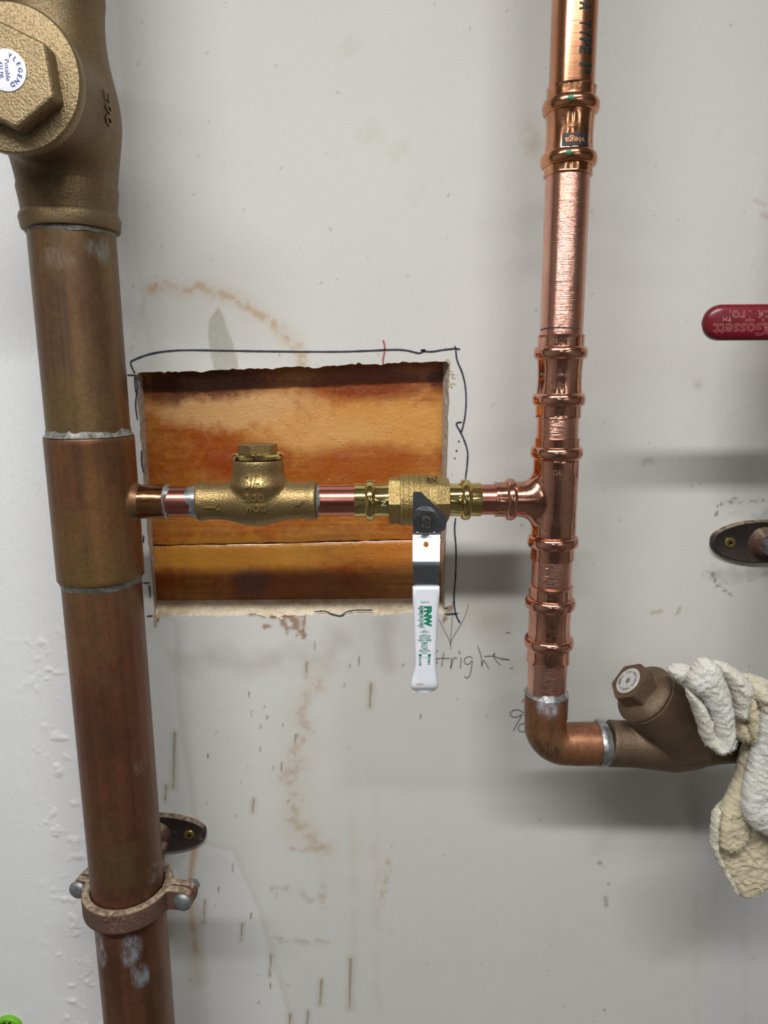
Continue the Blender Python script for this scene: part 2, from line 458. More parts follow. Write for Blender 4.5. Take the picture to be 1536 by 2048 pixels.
inz = np.clip(1-np.maximum(0, np.maximum(GZ-zt0, zb0-GZ))/.03, 0, 1); inx = np.clip(1-np.maximum(0, np.maximum(GX-xr0, xl0-GX))/.03, 0, 1)
jag = lambda q, s: .00035*nz1(q, 350, s)+.0005*nz1(q, 90, s+9)
shL = (lerp_line(TL, BL, GZ, 'z')-xl0)*fo(GX-xl0, .04) + jag(GZ, 1)*.55*fo(GX-xl0, .004)
shR = (lerp_line(TR, BR, GZ, 'z')-xr0)*fo(GX-xr0, .04) + jag(GZ, 2)*.45*fo(GX-xr0, .004)
shT = (lerp_line(TL, TR, GX, 'x')-zt0)*fo(GZ-zt0, .04) + jag(GX, 3)*fo(GZ-zt0, .004)
shB = (lerp_line(BL, BR, GX, 'x')-zb0)*fo(GZ-zb0, .04) + (jag(GX, 4)*1.6)*fo(GZ-zb0, .005)
WX = GX+(shL+shR)*inz; WZ = GZ+(shT+shB)*inx
fx, fz = WX.ravel(), WZ.ravel()

def seg_dist(px_pts, pad):
    """distance of wall vertices (near the polyline) to it, and where along it"""
    pts = [(P(*q).x, P(*q).z) for q in px_pts]
    xs = [p[0] for p in pts]; zs = [p[1] for p in pts]
    idx = np.where((fx > min(xs)-pad) & (fx < max(xs)+pad) & (fz > min(zs)-pad) & (fz < max(zs)+pad))[0]
    X = fx[idx]; Z = fz[idx]; best = np.full(len(idx), 9.0); al = np.zeros(len(idx)); n = len(pts)-1
    for i in range(n):
        ax_, az_ = pts[i]; dx = pts[i+1][0]-ax_; dz = pts[i+1][1]-az_; l2 = dx*dx+dz*dz+1e-12
        t = np.clip(((X-ax_)*dx+(Z-az_)*dz)/l2, 0, 1); d = np.hypot(X-ax_-t*dx, Z-az_-t*dz)
        m = d < best; best[m] = d[m]; al[m] = ((i+t)/n)[m]
    return idx, best, al
def inside(px_pts):
    pts = [(P(*q).x, P(*q).z) for q in px_pts]; r = np.zeros(len(fx), bool); n = len(pts)
    for i in range(n):
        x1, z1 = pts[i]; x2, z2 = pts[(i+1) % n]
        c = ((z1 > fz) != (z2 > fz)) & (fx < (x2-x1)*(fz-z1)/(z2-z1+1e-12)+x1); r ^= c
    return r
PXW = 1/2470.0                       # metres per pixel on the wall
col = np.tile(np.array(lin('cfcfcb')[:3]), (len(fx), 1))
big = vnoise(fx, fz, 9, 11, 4)[:, None]; col *= (.96+.08*big)
warm = np.clip(vnoise(fx, fz, 6, 21, 3)-.45, 0, 1)[:, None]*1.6; col = col*(1-warm*.07)+np.array(lin('d2c2ac')[:3])*warm*.07
ydisp = np.zeros(len(fx))
def paint(idx, m, c):
    m = np.clip(m, 0, 1)[:, None]; col[idx] = col[idx]*(1-m)+np.array(lin(c)[:3])*m
def stroke(pts, w, c, a=1.0, soft=.5, nscale=0, namp=0.0, taper=None, patchy=0):
    w *= PXW; idx, d, al = seg_dist(pts, w*2.5+.004)
    if not len(idx): return
    X, Z = fx[idx], fz[idx]
    if nscale: d = d+(vnoise(X, Z, nscale, 33, 3)-.5)*namp*w*2
    ww = w if taper is None else w*(taper[0]+(taper[1]-taper[0])*al)
    m = 1-np.clip((d-ww*(1-soft))/(ww*soft*2+1e-9), 0, 1); m = m*a
    if patchy: m = m*np.clip((vnoise(X, Z, patchy, 71, 3)-.38)*5, 0.08, 1)
    paint(idx, m, c)
# joint compound on the left (smooth, whiter) with its ragged edge
CB = [(-400, -300), (226, -300), (232, 0), (250, 250), (268, 500), (300, 735), (318, 1235), (345, 1250), (350, 1400), (362, 1500), (374, 1560), (380, 1625), (398, 1690), (462, 1706), (482, 1750), (512, 1817), (540, 1920), (580, 2048), (640, 2400), (-400, 2400)]
ins = inside(CB)
edge = seg_dist(CB[1:19], .02)
sd = np.full(len(fx), .02); sd[edge[0]] = np.minimum(edge[1], .02); sd = np.where(ins, sd, -sd)
sdn = sd + (vnoise(fx, fz, 260, 5, 3)-.5)*.0022
km = np.clip(sdn/.0012+.5, 0, 1)*(.28+.72*np.clip((P(150, 0).x-fx)/.03+.5, 0, 1))
col = col*(1-km[:, None])+np.array(lin('e0e2e4')[:3])*km[:, None]*(.97+.06*big)
ydisp -= km*.00035
paint(np.arange(len(fx)), np.clip(1-np.abs(sd+.004)/.004, 0, 1)*(fz < zb0)*.3, 'bdb0ad')
rough_zone = km*np.exp(-(((fx-P(110, 1480).x)/.02)**2))*np.clip((P(0, 1230).z-fz)/.03, 0, 1)
ydisp -= rough_zone*np.clip(vnoise(fx, fz, 110, 61, 4)-.60, 0, 1)*.006
# bluish compound at the lower right
CR = [(1900, 1560), (1536, 1600), (1400, 1600), (1395, 1680), (1425, 1790), (1440, 1900), (1420, 2048), (1400, 2300), (1900, 2300)]
ins2 = inside(CR); e2 = seg_dist(CR[1:-1], .04); s2 = np.full(len(fx), .04); s2[e2[0]] = np.minimum(e2[1], .04); s2 = np.where(ins2, s2, -s2)
k2 = np.clip((s2+(vnoise(fx, fz, 60, 5, 3)-.5)*.02)/.02+.5, 0, 1)
col = col*(1-k2[:, None]*.6)+np.array(lin('cacbd2')[:3])*k2[:, None]*.6
# stains
gw = [(437, 612), (447, 632), (456, 660), (468, 690), (476, 722), (478, 746), (430, 748), (420, 705), (415, 665), (418, 640)]
i = inside(gw); e = seg_dist(gw+[gw[0]], .01); s = np.full(len(fx), .01); s[e[0]] = np.minimum(e[1], .01); s = np.where(i, s, -s)
paint(np.arange(len(fx)), np.clip(s/.0012+.3, 0, 1)*(.62+.3*(vnoise(fx, fz, 500, 3, 2)-.5)), '9f9d8f')
ring = smooth_poly([(300, 580), (330, 573), (365, 578), (398, 574), (425, 585), (470, 597), (500, 618), (530, 638), (556, 655), (580, 683), (598, 700), (604, 725)])
stroke(ring, 7, 'b58f5c', .65, .9, 300, 1.2, patchy=220)
stroke(ring, 14, 'c0a884', .28, 1.0, 120, .8)
stroke([(285, 600), (283, 640), (272, 665), (262, 700)], 4, 'a89a7c', .35, 1, 300, 1, patchy=200)
def Z2(x, y): return (220+x/2.4, 1200+y/2.4)
r2 = smooth_poly([Z2(*q) for q in ((1000, 400), (955, 440), (915, 520), (935, 640), (890, 700), (900, 790), (850, 860), (895, 940), (880, 1060), (950, 1110), (980, 1170), (1040, 1200))])
stroke(r2, 10, 'ad8f66', .5, 1, 220, 1.4, patchy=190); stroke(r2, 24, 'b8a88c', .22, 1, 80, 1)
for seg_ in ([(870, 1190), (930, 1200), (1000, 1185), (1040, 1200)], [(780, 1388), (860, 1390), (930, 1410), (965, 1450)], [(1026, 1320), (1022, 1400), (1018, 1465)], [(790, 1620), (900, 1640), (1040, 1640)], [(1340, 1250), (1310, 1400), (1300, 1480)]):
    stroke([Z2(*q) for q in seg_], 6, 'a88a62', .42, 1, 260, 1.4, patchy=200)
for x in (700, 745, 1385, 1480):      # faint vertical run marks
    stroke([(x, 1500), (x+8, 1750), (x+10, 2040)], 9, 'b4a082', .18, 1, 60, 1, patchy=60)
stroke([Z2(330, 290), Z2(500, 275), Z2(660, 320), Z2(850, 270), Z2(1040, 290), Z2(1090, 180)], 20, '948c7c', .3, 1.0, 60, 1.4)
stroke([Z2(1330, 90), Z2(1320, 200), Z2(1340, 320)], 16, '8f8678', .3, 1.0, 60, 1.2)
stroke([(960, 1225), (990, 1240)], 26, 'a89a80', .35, 1, 60, 1)
for x, y0, y1, w in ((310,640,900,4),(270,890,970,3),(945,300,370,3),(1195,275,318,3.5),(1150,310,335,3),(1253,405,515,4),(690,958,1020,3.5),(456,1440,1550,3),(635,1555,1632,3),(773,1705,1805,3),(770,1840,1875,3),(1155,1725,1960,4.5),(1015,1825,1940,4.5),(865,1990,2060,4),(951,1975,2060,3.5),(825,780,820,3),(780,800,830,2.5),(681,530,560,2.5),(755,558,578,3.5),(725,598,620,2.5),(892,648,682,4),(470,742,762,4),(522,1380,1402,3.5),(590,1265,1315,2.5),(602,1030,1060,2.5),(386,1818,1840,2.5),(1491,552,572,3.5),(667,445,465,3.5),(855,960,985,3),(722,705,730,2.5),(740,510,525,2.5),(628,875,890,2.5),(465,970,985,2.5),(984,200,240,2.5),(678,1505,1530,4),(802,1405,1430,2.5),(1127,400,415,2.5),(1408,308,318,3),(714,1930,1942,3),(660,800,812,2),(830,595,612,2.5)):
    a, b = Z2(x, y0), Z2(x-(6 if y1-y0 > 60 else 2), y1)
    stroke([a, b], w*.62, '665b3e' if w > 2.6 else '8f856e', .75, .6, taper=(1.0, .45))
    if y1-y0 > 60: stroke([a, b], w*1.8, 'a09270', .35, 1)
stroke([(388, 1700), (383, 1735), (378, 1800), (392, 1900)], 6, 'b8883c', .7, .9, 100, .6, taper=(1.1, .9), patchy=40)
stroke([(382, 1800), (390, 1900), (396, 1960)], 16, 'b4a282', .4, 1)
for pts, w in (([(524, 1226), (560, 1232), (575, 1262)], 6), ([(572, 1228), (590, 1240), (600, 1265), (606, 1268)], 9), ([(500, 1226), (540, 1230), (610, 1229)], 4.5), ([(530, 1252), (537, 1253)], 5), ([(900, 1215), (888, 1240), (893, 1232)], 5), ([(314, 1232), (312, 1250)], 4), ([(610, 1232), (606, 1262)], 2)):
    stroke(pts, w, '8c6440', .8, .5, 300, 1.3)
# scuffs round the right wall plate, dust and drops
for arc in ([(1433, 1028), (1437, 1012), (1452, 1003), (1475, 995)], [(1462, 1004), (1476, 1003), (1484, 1004)], [(1498, 1002), (1512, 1002), (1524, 1001)], [(1424, 1148), (1434, 1170), (1448, 1180), (1462, 1190)]):
    stroke(arc, 2.6, '4c4a46', .75, .7, 500, 2.0, patchy=420)
for cx, cy, r0, a0, a1, al in ((1480, 1090, 105, 200, 250, .3), (1490, 1085, 95, 30, 62, .45), (1490, 1085, 88, 35, 75, .35), (1480, 1080, 55, 200, 300, .28), (1490, 1085, 76, 95, 130, .35)):
    arc = [(cx+r0*math.cos(math.radians(t))*-1, cy+r0*math.sin(math.radians(t))) for t in range(a0, a1, 6)]
    stroke(arc, 2.2, '7a7874', al, .9, 400, 2, patchy=300)
stroke([(1430, 1146), (1470, 1150), (1500, 1149)], 12, '8c8a86', .4, 1, 120, 1.4)
stroke([(1525, 1035), (1550, 1038)], 10, '7c7a76', .5, 1, 200, 1.4)
stroke([(1526, 430), (1536, 436)], 4, 'a07050', .4, 1, 200, 1); stroke([(1510, 400), (1530, 410)], 3, 'a08060', .3, 1)
stroke([(1199, 1725), (1200, 1727)], 5, '8a8680', .7, .5); stroke([(1217, 1767), (1217, 1768)], 3.5, '8f8b85', .7, .5)
stroke([(1211, 1795), (1213, 1812)], 4.5, '8a8680', .6, .5); stroke([(1209, 2020), (1209, 2021)], 3, '7c7a74', .7, .5)
for q in ((737, 275), (697, 102), (794, 307), (1060, 245), (830, 400), (1052, 480)): stroke([q, (q[0]+14, q[1]-10)], 12, 'b0aa98', .16, 1, 120, 1.5)
stroke([(1072, 270), (1068, 300)], 12, 'a08c64', .35, 1, 150, 1.5)
stroke([(1360, 1215), (1355, 1226)], 3, '8c8256', .5, .8, 300, 1); stroke([(1304, 1226), (1322, 1222)], 3.5, '9a8e66', .5, .8, 300, 1)
stroke([(1285, 930), (1290, 922), (1300, 922)], 5, '8a8478', .4, 1, 200, 1.4); stroke([(1392, 768), (1400, 770)], 5, '9a9484', .4, 1, 200, 1)
for k in range(150):
    x, y = random.uniform(230, 1536), random.uniform(0, 2048)
    stroke([(x, y), (x+random.uniform(-3, 3), y+random.uniform(-4, 4))], random.uniform(.9, 1.8), '8a857a' if k % 3 else '6c675c', random.uniform(.25, .65), .8)
for q in ((975, 1900), (979, 1905), (1040, 1920), (993, 1922), (1030, 2018), (1038, 2028), (985, 2005), (943, 1541), (1290, 1805), (961, 1945)):
    stroke([q, (q[0]+4, q[1]+5)], 3, 'd4d0c8', .7, .6, 300, 1)
for a, b in (((470, 1675), (535, 1660)), ((715, 1672), (750, 1665)), ((322, 1605), (384, 1598)), ((395, 1775), (440, 1768)), ((620, 1640), (700, 1634)), ((350, 1720), (462, 1706))):
    stroke([a, b], 1.8, 'd8d4cc', .5, .7, 300, 1, patchy=200)
# white scrape below the dark valve
stroke([(1192, 1700), (1225, 1655)], 14, 'c4c1bc', .4, 1)

nzr, nxc = GX.shape
Yv = ydisp + (vnoise(fx, fz, 40, 90, 3)-.5)*.00035
V = np.stack([fx, Yv, fz], 1)
ixl = int(np.argmin(abs(gx-xl0))); ixr = int(np.argmin(abs(gx-xr0))); izb = int(np.argmin(abs(gz-zb0))); izt = int(np.argmin(abs(gz-zt0)))
I, J = np.meshgrid(np.arange(nxc-1), np.arange(nzr-1)); keep = ~((I >= ixl) & (I < ixr) & (J >= izb) & (J < izt))
I = I[keep]; J = J[keep]; a = J*nxc+I
quads = np.stack([a, a+1, a+1+nxc, a+nxc], 1)
def fast_mesh(name, V, Q):
    me = bpy.data.meshes.new(name); me.vertices.add(len(V)); me.vertices.foreach_set('co', V.astype(np.float32).ravel())
    me.loops.add(Q.size); me.loops.foreach_set('vertex_index', Q.astype(np.int32).ravel()); me.polygons.add(len(Q))
    me.polygons.foreach_set('loop_start', np.arange(0, Q.size, Q.shape[1], dtype=np.int32)); me.polygons.foreach_set('loop_total', np.full(len(Q), Q.shape[1], np.int32))
    me.update(calc_edges=True); me.polygons.foreach_set('use_smooth', np.ones(len(Q), bool)); return me
me = fast_mesh('wall_back', V, quads)
at = me.color_attributes.new('Stain', 'FLOAT_COLOR', 'POINT')
at.data.foreach_set('color', np.concatenate([col, np.ones((len(col), 1))], 1).astype(np.float32).ravel())
n = NB('drywall_paper'); A = n.N('ShaderNodeAttribute'); A.attribute_name = 'Stain'
fib = n.noise(1, 4, .65, n.map((900, 900, 1300), rot=(0, .5, 0))); fleck = n.noise(420, 3, .6)
c1 = n.mix(n.ramp(fib, [(.3, .22), (.6, 0.0)]), A.outputs['Color'], lin('8c867c'))
c1 = n.mix(n.ramp(fleck, [(.66, 0.0), (.74, .35)]), c1, lin('7a756c'))
n.out(c1, .8, 0.0, n.bump(fib, .22, .0004), **{'Specular IOR Level': .25})
me.materials.append(n.m)
wall = bpy.data.objects.new('wall_back', me); C.objects.link(wall); wall['kind'] = 'structure'
wall['label'] = 'stained grey drywall with a rectangular cut-out'

# cut faces of the plasterboard
gyp = NB('gypsum_core'); g1 = gyp.noise(260, 5, .7); g2 = gyp.noise(40, 3)
gc = gyp.mix(gyp.ramp(g1, [(.35, 0.0), (.65, 1.0)]), lin('e6dcc8'), lin('cdbd9f'))
gc = gyp.mix(gyp.ramp(g2, [(.5, 0.0), (.65, .5)]), gc, lin('a08460'))
gyp.out(gc, .9, 0.0, gyp.bump(g1, .45, .0008))
iTL, iTR, iBR, iBL = P(284, 742, T_BOARD), P(886, 718, T_BOARD), P(881, 1196, T_BOARD), P(314, 1201, T_BOARD)
def edge_strip(idx_outer, p0, p1, seed, amp):
    o = V[idx_outer]; n_ = len(o); rows = 9; out = []
    t = np.linspace(0, 1, n_)[:, None]; inner = np.array(p0)*(1-t)+np.array(p1)*t
    for r in range(rows):
        s_ = r/(rows-1); q = o*(1-s_)+inner*s_
        k = amp*math.sin(math.pi*s_)
        q = q + (RNG.random((n_, 3))-.5)*k*1.0
        q = q + np.stack([vnoise(q[:, 0], q[:, 2]+s_, 160, seed, 3)-.5]*3, 1)*k*3
        out.append(q)
    VV = np.concatenate(out); Fq = [(r*n_+i, r*n_+i+1, (r+1)*n_+i+1, (r+1)*n_+i) for r in range(rows-1) for i in range(n_-1)]
    return VV, Fq
cI = np.arange(ixl, ixr+1); rJ = np.arange(izb, izt+1)
strips = [edge_strip(izt*nxc+cI, iTL, iTR, 1, .0007), edge_strip(izb*nxc+cI, iBL, iBR, 2, .0006), edge_strip(rJ*nxc+ixl, iBL, iTL, 3, .0006), edge_strip(rJ*nxc+ixr, iBR, iTR, 4, .0006)]
m_side = mat_plain('cut_paper_edge', 'c4bbae', .9, 0, 'a4988a', 200, .3, 300)
mesh_obj('cut_edge', strips[1], gyp.m, wall, sharp=60)
for k in (0, 2, 3): mesh_obj('cut_edge', strips[k], m_side, wall, sharp=60)
# crumbs of torn paper and gypsum along the lower lip and at the corners
cr = []
for k in range(230):
    t = random.random(); p = Vector(BL).lerp(Vector(BR), t); p.y = random.uniform(0, T_BOARD*.9)
    q = Vector(iBL).lerp(Vector(iBR), t); f_ = p.y/T_BOARD; p.z = p.z*(1-f_)+q.z*f_+random.uniform(0, .0006)
    r_ = random.uniform(.0003, .0011)
    cr.append((np.array([p+Vector((random.uniform(-1, 1), random.uniform(-1, 1), random.uniform(-.3, 1)))*r_ for _ in range(4)]), [(0, 1, 2), (0, 2, 3), (0, 3, 1), (1, 3, 2)]))
for c_, nn, sp in (((903, 752), 26, 9), ((900, 768), 16, 8), ((897, 722), 18, 6), ((273, 748), 18, 6), ((893, 1228), 26, 8), ((312, 1240), 18, 7), ((560, 1235), 12, 14)):
    for k in range(nn):
        p = P(c_[0]+random.gauss(0, sp*.4), c_[1]+random.gauss(0, sp*.5)); r_ = random.uniform(.0006, .0017)
        cr.append((np.array([p+Vector((random.uniform(-1, 1), random.uniform(-1, .4), random.uniform(-1, 1)))*r_ for _ in range(4)]), [(0, 1, 2), (0, 2, 3), (0, 3, 1), (1, 3, 2)]))
o = mesh_obj('gypsum_crumbs', join(*cr), gyp.m, wall, smooth=False); o['kind'] = 'stuff'

# planks behind the hole
def plank_geo(top, bot, seed):
    """top / bot: px polylines of the edges, on the board plane"""
    tp = [P(x, y, T_BOARD) for x, y in top]; bt = [P(x, y, T_BOARD) for x, y in bot]
    nx_, nz_ = 150, 60
    xs = np.linspace(-.31, .14, nx_)
    zt = np.interp(xs, [p.x for p in tp], [p.z for p in tp])+nz1(xs, 120, seed)*.0002; zb = np.interp(xs, [p.x for p in bt], [p.z for p in bt])+nz1(xs, 120, seed+1)*.00025
    VV = []; 
    for j in range(nz_):
        t = j/(nz_-1); z = zb*(1-t)+zt*t
        rnd = .0012*(np.exp(-(z-zb)/.0012)+np.exp(-(zt-z)/.0012))
        VV.append(np.stack([xs, T_BOARD+.0006+rnd+.0003*(vnoise(xs*.15, z, 120, seed, 3)-.5), z], 1))
    for j in (1, 0):
        z = zb*(1-j)+zt*j; VV.append(np.stack([xs, np.full(nx_, T_BOARD+.018), z], 1))
    R_ = nz_+2; VV = np.concatenate(VV)
    Fq = [((r % R_)*nx_+i, (r % R_)*nx_+i+1, ((r+1) % R_)*nx_+i+1, ((r+1) % R_)*nx_+i) for r in range(R_) for i in range(nx_-1)]
    Fq.append(tuple(r*nx_ for r in range(R_))); Fq.append(tuple(r*nx_+nx_-1 for r in range(R_))[::-1])
    return VV, Fq
def mat_wood(blobs):
    n = NB('resinous_wood')
    g = n.noise(1, 5, .6, n.map((9, 60, 260)), .6); gf = n.noise(1, 4, .6, n.map((40, 100, 1400))); b = n.noise(14, 5, .65, n.map((1, 1, 1.8)))
    mott = n.noise(160, 5, .7)
    c = n.mix(n.ramp(g, [(.3, 0.0), (.7, 1.0)]), lin('c28a48'), lin('9a5a22'))
    c = n.mix(n.ramp(gf, [(.35, .5), (.6, 0.0)]), c, lin('86481a'))
    c = n.mix(n.ramp(b, [(.40, 0.0), (.60, .95)]), c, lin('96440f'))
    c = n.mix(n.ramp(mott, [(.45, 0.0), (.7, .4)]), c, lin('c8862e'))
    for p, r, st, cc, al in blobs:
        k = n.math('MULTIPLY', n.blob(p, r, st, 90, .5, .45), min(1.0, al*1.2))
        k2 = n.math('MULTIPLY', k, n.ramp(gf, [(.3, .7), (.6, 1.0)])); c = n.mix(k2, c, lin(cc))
    drops = n.vor(300); dm = n.ramp(drops, [(.0, 1.0), (.28, 0.0)], 'EASE')
    hgt = n.math('ADD', n.math('MULTIPLY', n.noise(170, 5, .65), 1.0), n.math('MULTIPLY', n.math('MULTIPLY', dm, n.ramp(n.noise(60, 3), [(.5, 0.0), (.62, 1.0)])), .8))
    nm = n.bump(hgt, .6, .0014); nm = n.bump(n.noise(700, 3, .7), .35, .0006, nm); nm = n.bump(gf, .18, .0004, nm)
    return n.out(c, n.ramp(n.noise(50, 3), [(.35, .13), (.65, .3)]), 0.0, nm, **{'Coat Weight': .4, 'Coat Roughness': .08})
def wp(x, y): return tuple(P(x, y, T_BOARD))
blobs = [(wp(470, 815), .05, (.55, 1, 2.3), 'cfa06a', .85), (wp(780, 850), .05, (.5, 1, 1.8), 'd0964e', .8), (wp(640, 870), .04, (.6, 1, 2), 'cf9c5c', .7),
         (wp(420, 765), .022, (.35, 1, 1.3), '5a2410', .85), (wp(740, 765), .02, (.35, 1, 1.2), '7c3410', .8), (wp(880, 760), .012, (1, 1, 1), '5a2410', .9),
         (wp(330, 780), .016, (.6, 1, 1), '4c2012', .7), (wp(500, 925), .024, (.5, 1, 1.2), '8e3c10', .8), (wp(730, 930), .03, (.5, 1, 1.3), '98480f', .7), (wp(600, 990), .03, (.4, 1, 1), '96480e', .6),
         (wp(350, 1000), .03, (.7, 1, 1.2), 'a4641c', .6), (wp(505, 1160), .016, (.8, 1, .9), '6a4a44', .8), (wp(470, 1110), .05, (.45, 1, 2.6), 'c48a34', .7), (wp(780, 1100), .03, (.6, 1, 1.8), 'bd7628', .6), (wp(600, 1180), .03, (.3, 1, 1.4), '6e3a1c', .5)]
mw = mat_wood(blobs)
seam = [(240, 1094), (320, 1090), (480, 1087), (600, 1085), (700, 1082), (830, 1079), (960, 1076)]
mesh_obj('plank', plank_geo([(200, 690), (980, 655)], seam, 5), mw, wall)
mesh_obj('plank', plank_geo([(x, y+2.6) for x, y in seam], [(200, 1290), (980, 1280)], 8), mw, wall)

gs = []
RD = np.random.default_rng(3)
for k in range(420):
    c_ = random.choice(((420, 930), (820, 800), (640, 880), (330, 850), (760, 960), (300, 1060), (560, 1060), (700, 790), (860, 900), (400, 1100)))
    x_, y_ = (random.gauss(c_[0], 60), random.gauss(c_[1], 35)) if k % 3 else (random.uniform(290, 880), random.uniform(760, 1190))
    if not (288 < x_ < 880 and 760 < y_ < 1190): continue
    p = P(x_, y_, T_BOARD+.0008); r_ = random.uniform(.00015, .00045)*(1.4 if random.random() < .1 else 1)
    V_, F_ = sphere((0, 0, 0), r_, random.uniform(.8, 1.7), .45, random.uniform(.7, 1.1), 4); gs.append((V_+np.array(p), F_))
o = mesh_obj('resin_droplet', join(*gs), mat_plain('resin', 'b07a40', .08, 0, None, 60, 0, 300, **{'Coat Weight': 1.0, 'Coat Roughness': .03}), [q for q in wall.children if q.name.startswith('plank')][0]); o['kind'] = 'stuff'
# pen, pencil marks
def pen(name, polys, w, mat, lab=None, k=6, jit=.35):
    gs = [ribbon([(P(*q).x, P(*q).z) for q in smooth_poly(pl, k)], w*PXW, -.0008, jit) for pl in polys]
    o = mesh_obj(name, join(*gs), mat, wall, smooth=False)
    if lab: o['label'] = lab
    return o
pen('marker_line', [
    [(274, 752), (266, 738), (262, 725), (270, 719), (300, 708), (335, 702), (380, 700), (450, 701), (520, 702), (600, 703), (680, 703), (740, 701), (790, 699), (815, 701), (838, 706), (850, 700), (842, 701), (862, 703), (890, 699), (911, 697)],
    [(255, 750), (270, 750)], [(272, 752), (275, 775), (272, 810), (276, 840)], [(272, 748), (270, 760), (272, 785)],
    [(909, 692), (912, 697), (920, 698)], [(911, 696), (914, 720), (924, 745), (930, 770), (932, 800), (930, 830), (925, 855), (921, 866)],
    [(924, 844), (915, 845), (913, 850), (921, 864), (930, 885), (935, 905), (934, 930), (931, 955), (930, 975)],
    [(911, 1035), (909, 1060), (912, 1100), (911, 1150), (908, 1190), (909, 1215), (913, 1232), (920, 1245)],
    [(628, 1223), (650, 1222), (665, 1228), (682, 1231), (692, 1224), (710, 1220), (745, 1220)],
    [(284, 900), (284, 925), (288, 945)], [(288, 1070), (287, 1085)], [(299, 1170), (301, 1195)], [(286, 1165), (300, 1166)], [(294, 1232), (306, 1231)],
    [(889, 1216), (893, 1215), (893, 1217)], [(889, 1228), (915, 1227)]], 2.8, M_INK, 'wavy dark blue marker outline')
pen('marker_line', [[(918, 881), (917, 883.5)], [(914, 900), (912, 902.5)], [(910, 915), (909, 917)]], 3.2, M_INK)
pen('red_pen_mark', [[(766, 680), (769, 690), (769, 703), (766, 718), (766, 727)]], 3, M_REDPEN, 'short red pen stroke')
def Z3(x, y): return (780+x/5.908, 1080+y/5.908)
pen('pencil_arrow', [[Z3(*q) for q in pl] for pl in (
    [(740, 710), (735, 900), (720, 1100), (712, 1240)], [(575, 930), (640, 1060), (705, 1190), (716, 1285)], [(925, 745), (890, 880), (830, 1000), (740, 1150), (712, 1230)], [(650, 862), (820, 858)])], 1.3, M_PENCIL)
pen('pencil_word', [[Z3(*q) for q in pl] for pl in (
    [(565, 1300), (530, 1330), (545, 1400), (556, 1440), (530, 1470)], [(634, 1325), (622, 1400), (608, 1490)], [(545, 1395), (640, 1390), (705, 1395)],
    [(722, 1380), (725, 1440), (715, 1515), (735, 1430), (765, 1380), (790, 1400)], [(812, 1300), (818, 1330), (835, 1335)], [(838, 1380), (835, 1440), (828, 1510)],
    [(975, 1390), (930, 1370), (880, 1400), (885, 1450), (930, 1460), (970, 1420), (960, 1500), (940, 1590), (905, 1625), (880, 1600)],
    [(1035, 1245), (1060, 1320), (1080, 1400), (1082, 1490)], [(1082, 1480), (1100, 1420), (1125, 1440), (1165, 1510)],
    [(1235, 1330), (1225, 1370), (1260, 1430), (1300, 1470)], [(1110, 1370), (1200, 1365), (1300, 1390), (1410, 1408)], [(1235, 1335), (1215, 1362)])], 1.9, M_PENCIL, 'handwritten grey pencil word')
def Z4(x, y): return (1000+x/5.39, 1160+y/5.39)
pen('pencil_number', [[Z4(*q) for q in pl] for pl in (
    [(250, 1425), (200, 1395), (140, 1400), (108, 1430), (125, 1465), (180, 1470), (235, 1440)], [(240, 1440), (200, 1510), (165, 1570), (142, 1620)],
    [(290, 1540), (230, 1545), (195, 1580), (205, 1620), (260, 1630), (300, 1615), (310, 1570), (290, 1540)], [(235, 1310), (262, 1275)])], 2.0, M_PENCIL)
pen('pencil_tick', [[Z4(*q) for q in pl] for pl in ([(0, 848), (50, 852), (100, 856)], [(100, 948), (140, 942)], [(60, 565), (110, 558)])], 1.4, M_PENCIL)

# ------------------------------------------------------------------ rest of the room (reflected in the metal, lights it)
def slab(name, c, s, col_, rough=.7, label=None):
    o = mesh_obj(name, box(c, s), mat_plain('paint_'+name, col_, rough, 0, None, 3, .1, 60), smooth=False); o['kind'] = 'structure'
    if label: o['label'] = label
    return o
slab('floor', (.1, -4.6, -.05), (3.4, 9.4, .1), '6c6a66')
slab('ceiling', (.1, -4.6, 2.75), (3.4, 9.4, .1), 'dcdad4')
slab('wall_left', (-1.55, -4.6, 1.35), (.1, 9.4, 2.7), 'aaa8a4')
slab('wall_right', (1.75, -4.6, 1.35), (.1, 9.4, 2.7), '9c9a96')
slab('wall_front', (.1, -9.25, 1.35), (3.4, .1, 2.7), 'a8a8ae')
m_house = mat_plain('lamp_housing', 'e4e4e0', .4)
for k, (x, y, z, l, w, e) in enumerate(LAMPS):
    t = thing('ceiling_light', 'long white fluorescent light fixture on the ceiling, %s' % ('crosswise right above the pipes' if k == 0 else 'running away on the left' if k == 1 else 'running away on the right'), 'light', (x, y, 2.7), 'ceiling lights')
    h = .05
    fr = join(box((x, y, 2.695), (l+.06, w+.05, .01)), box((x, y-w/2-.02, 2.67), (l+.06, .01, .06)), box((x, y+w/2+.02, 2.67), (l+.06, .01, .06)), box((x-l/2-.025, y, 2.67), (.01, w+.05, .06)), box((x+l/2+.025, y, 2.67), (.01, w+.05, .06)))
    mesh_obj('housing', fr, m_house, t, smooth=False)
    ld = bpy.data.lights.new('tube_light', 'AREA'); ld.shape = 'RECTANGLE'; ld.size = l; ld.size_y = w; ld.energy = e; ld.color = (1.0, .988, .975)
    lo = bpy.data.objects.new('tube_light', ld); C.objects.link(lo); lo.parent = t; lo.location = (0, 0, z-2.7)

# ------------------------------------------------------------------ shared geometry for tubes and press fittings
YP = -0.077                          # all pipe axes run in this plane
def zrow(x, y, Y=YP): return P(x, y, Y).z
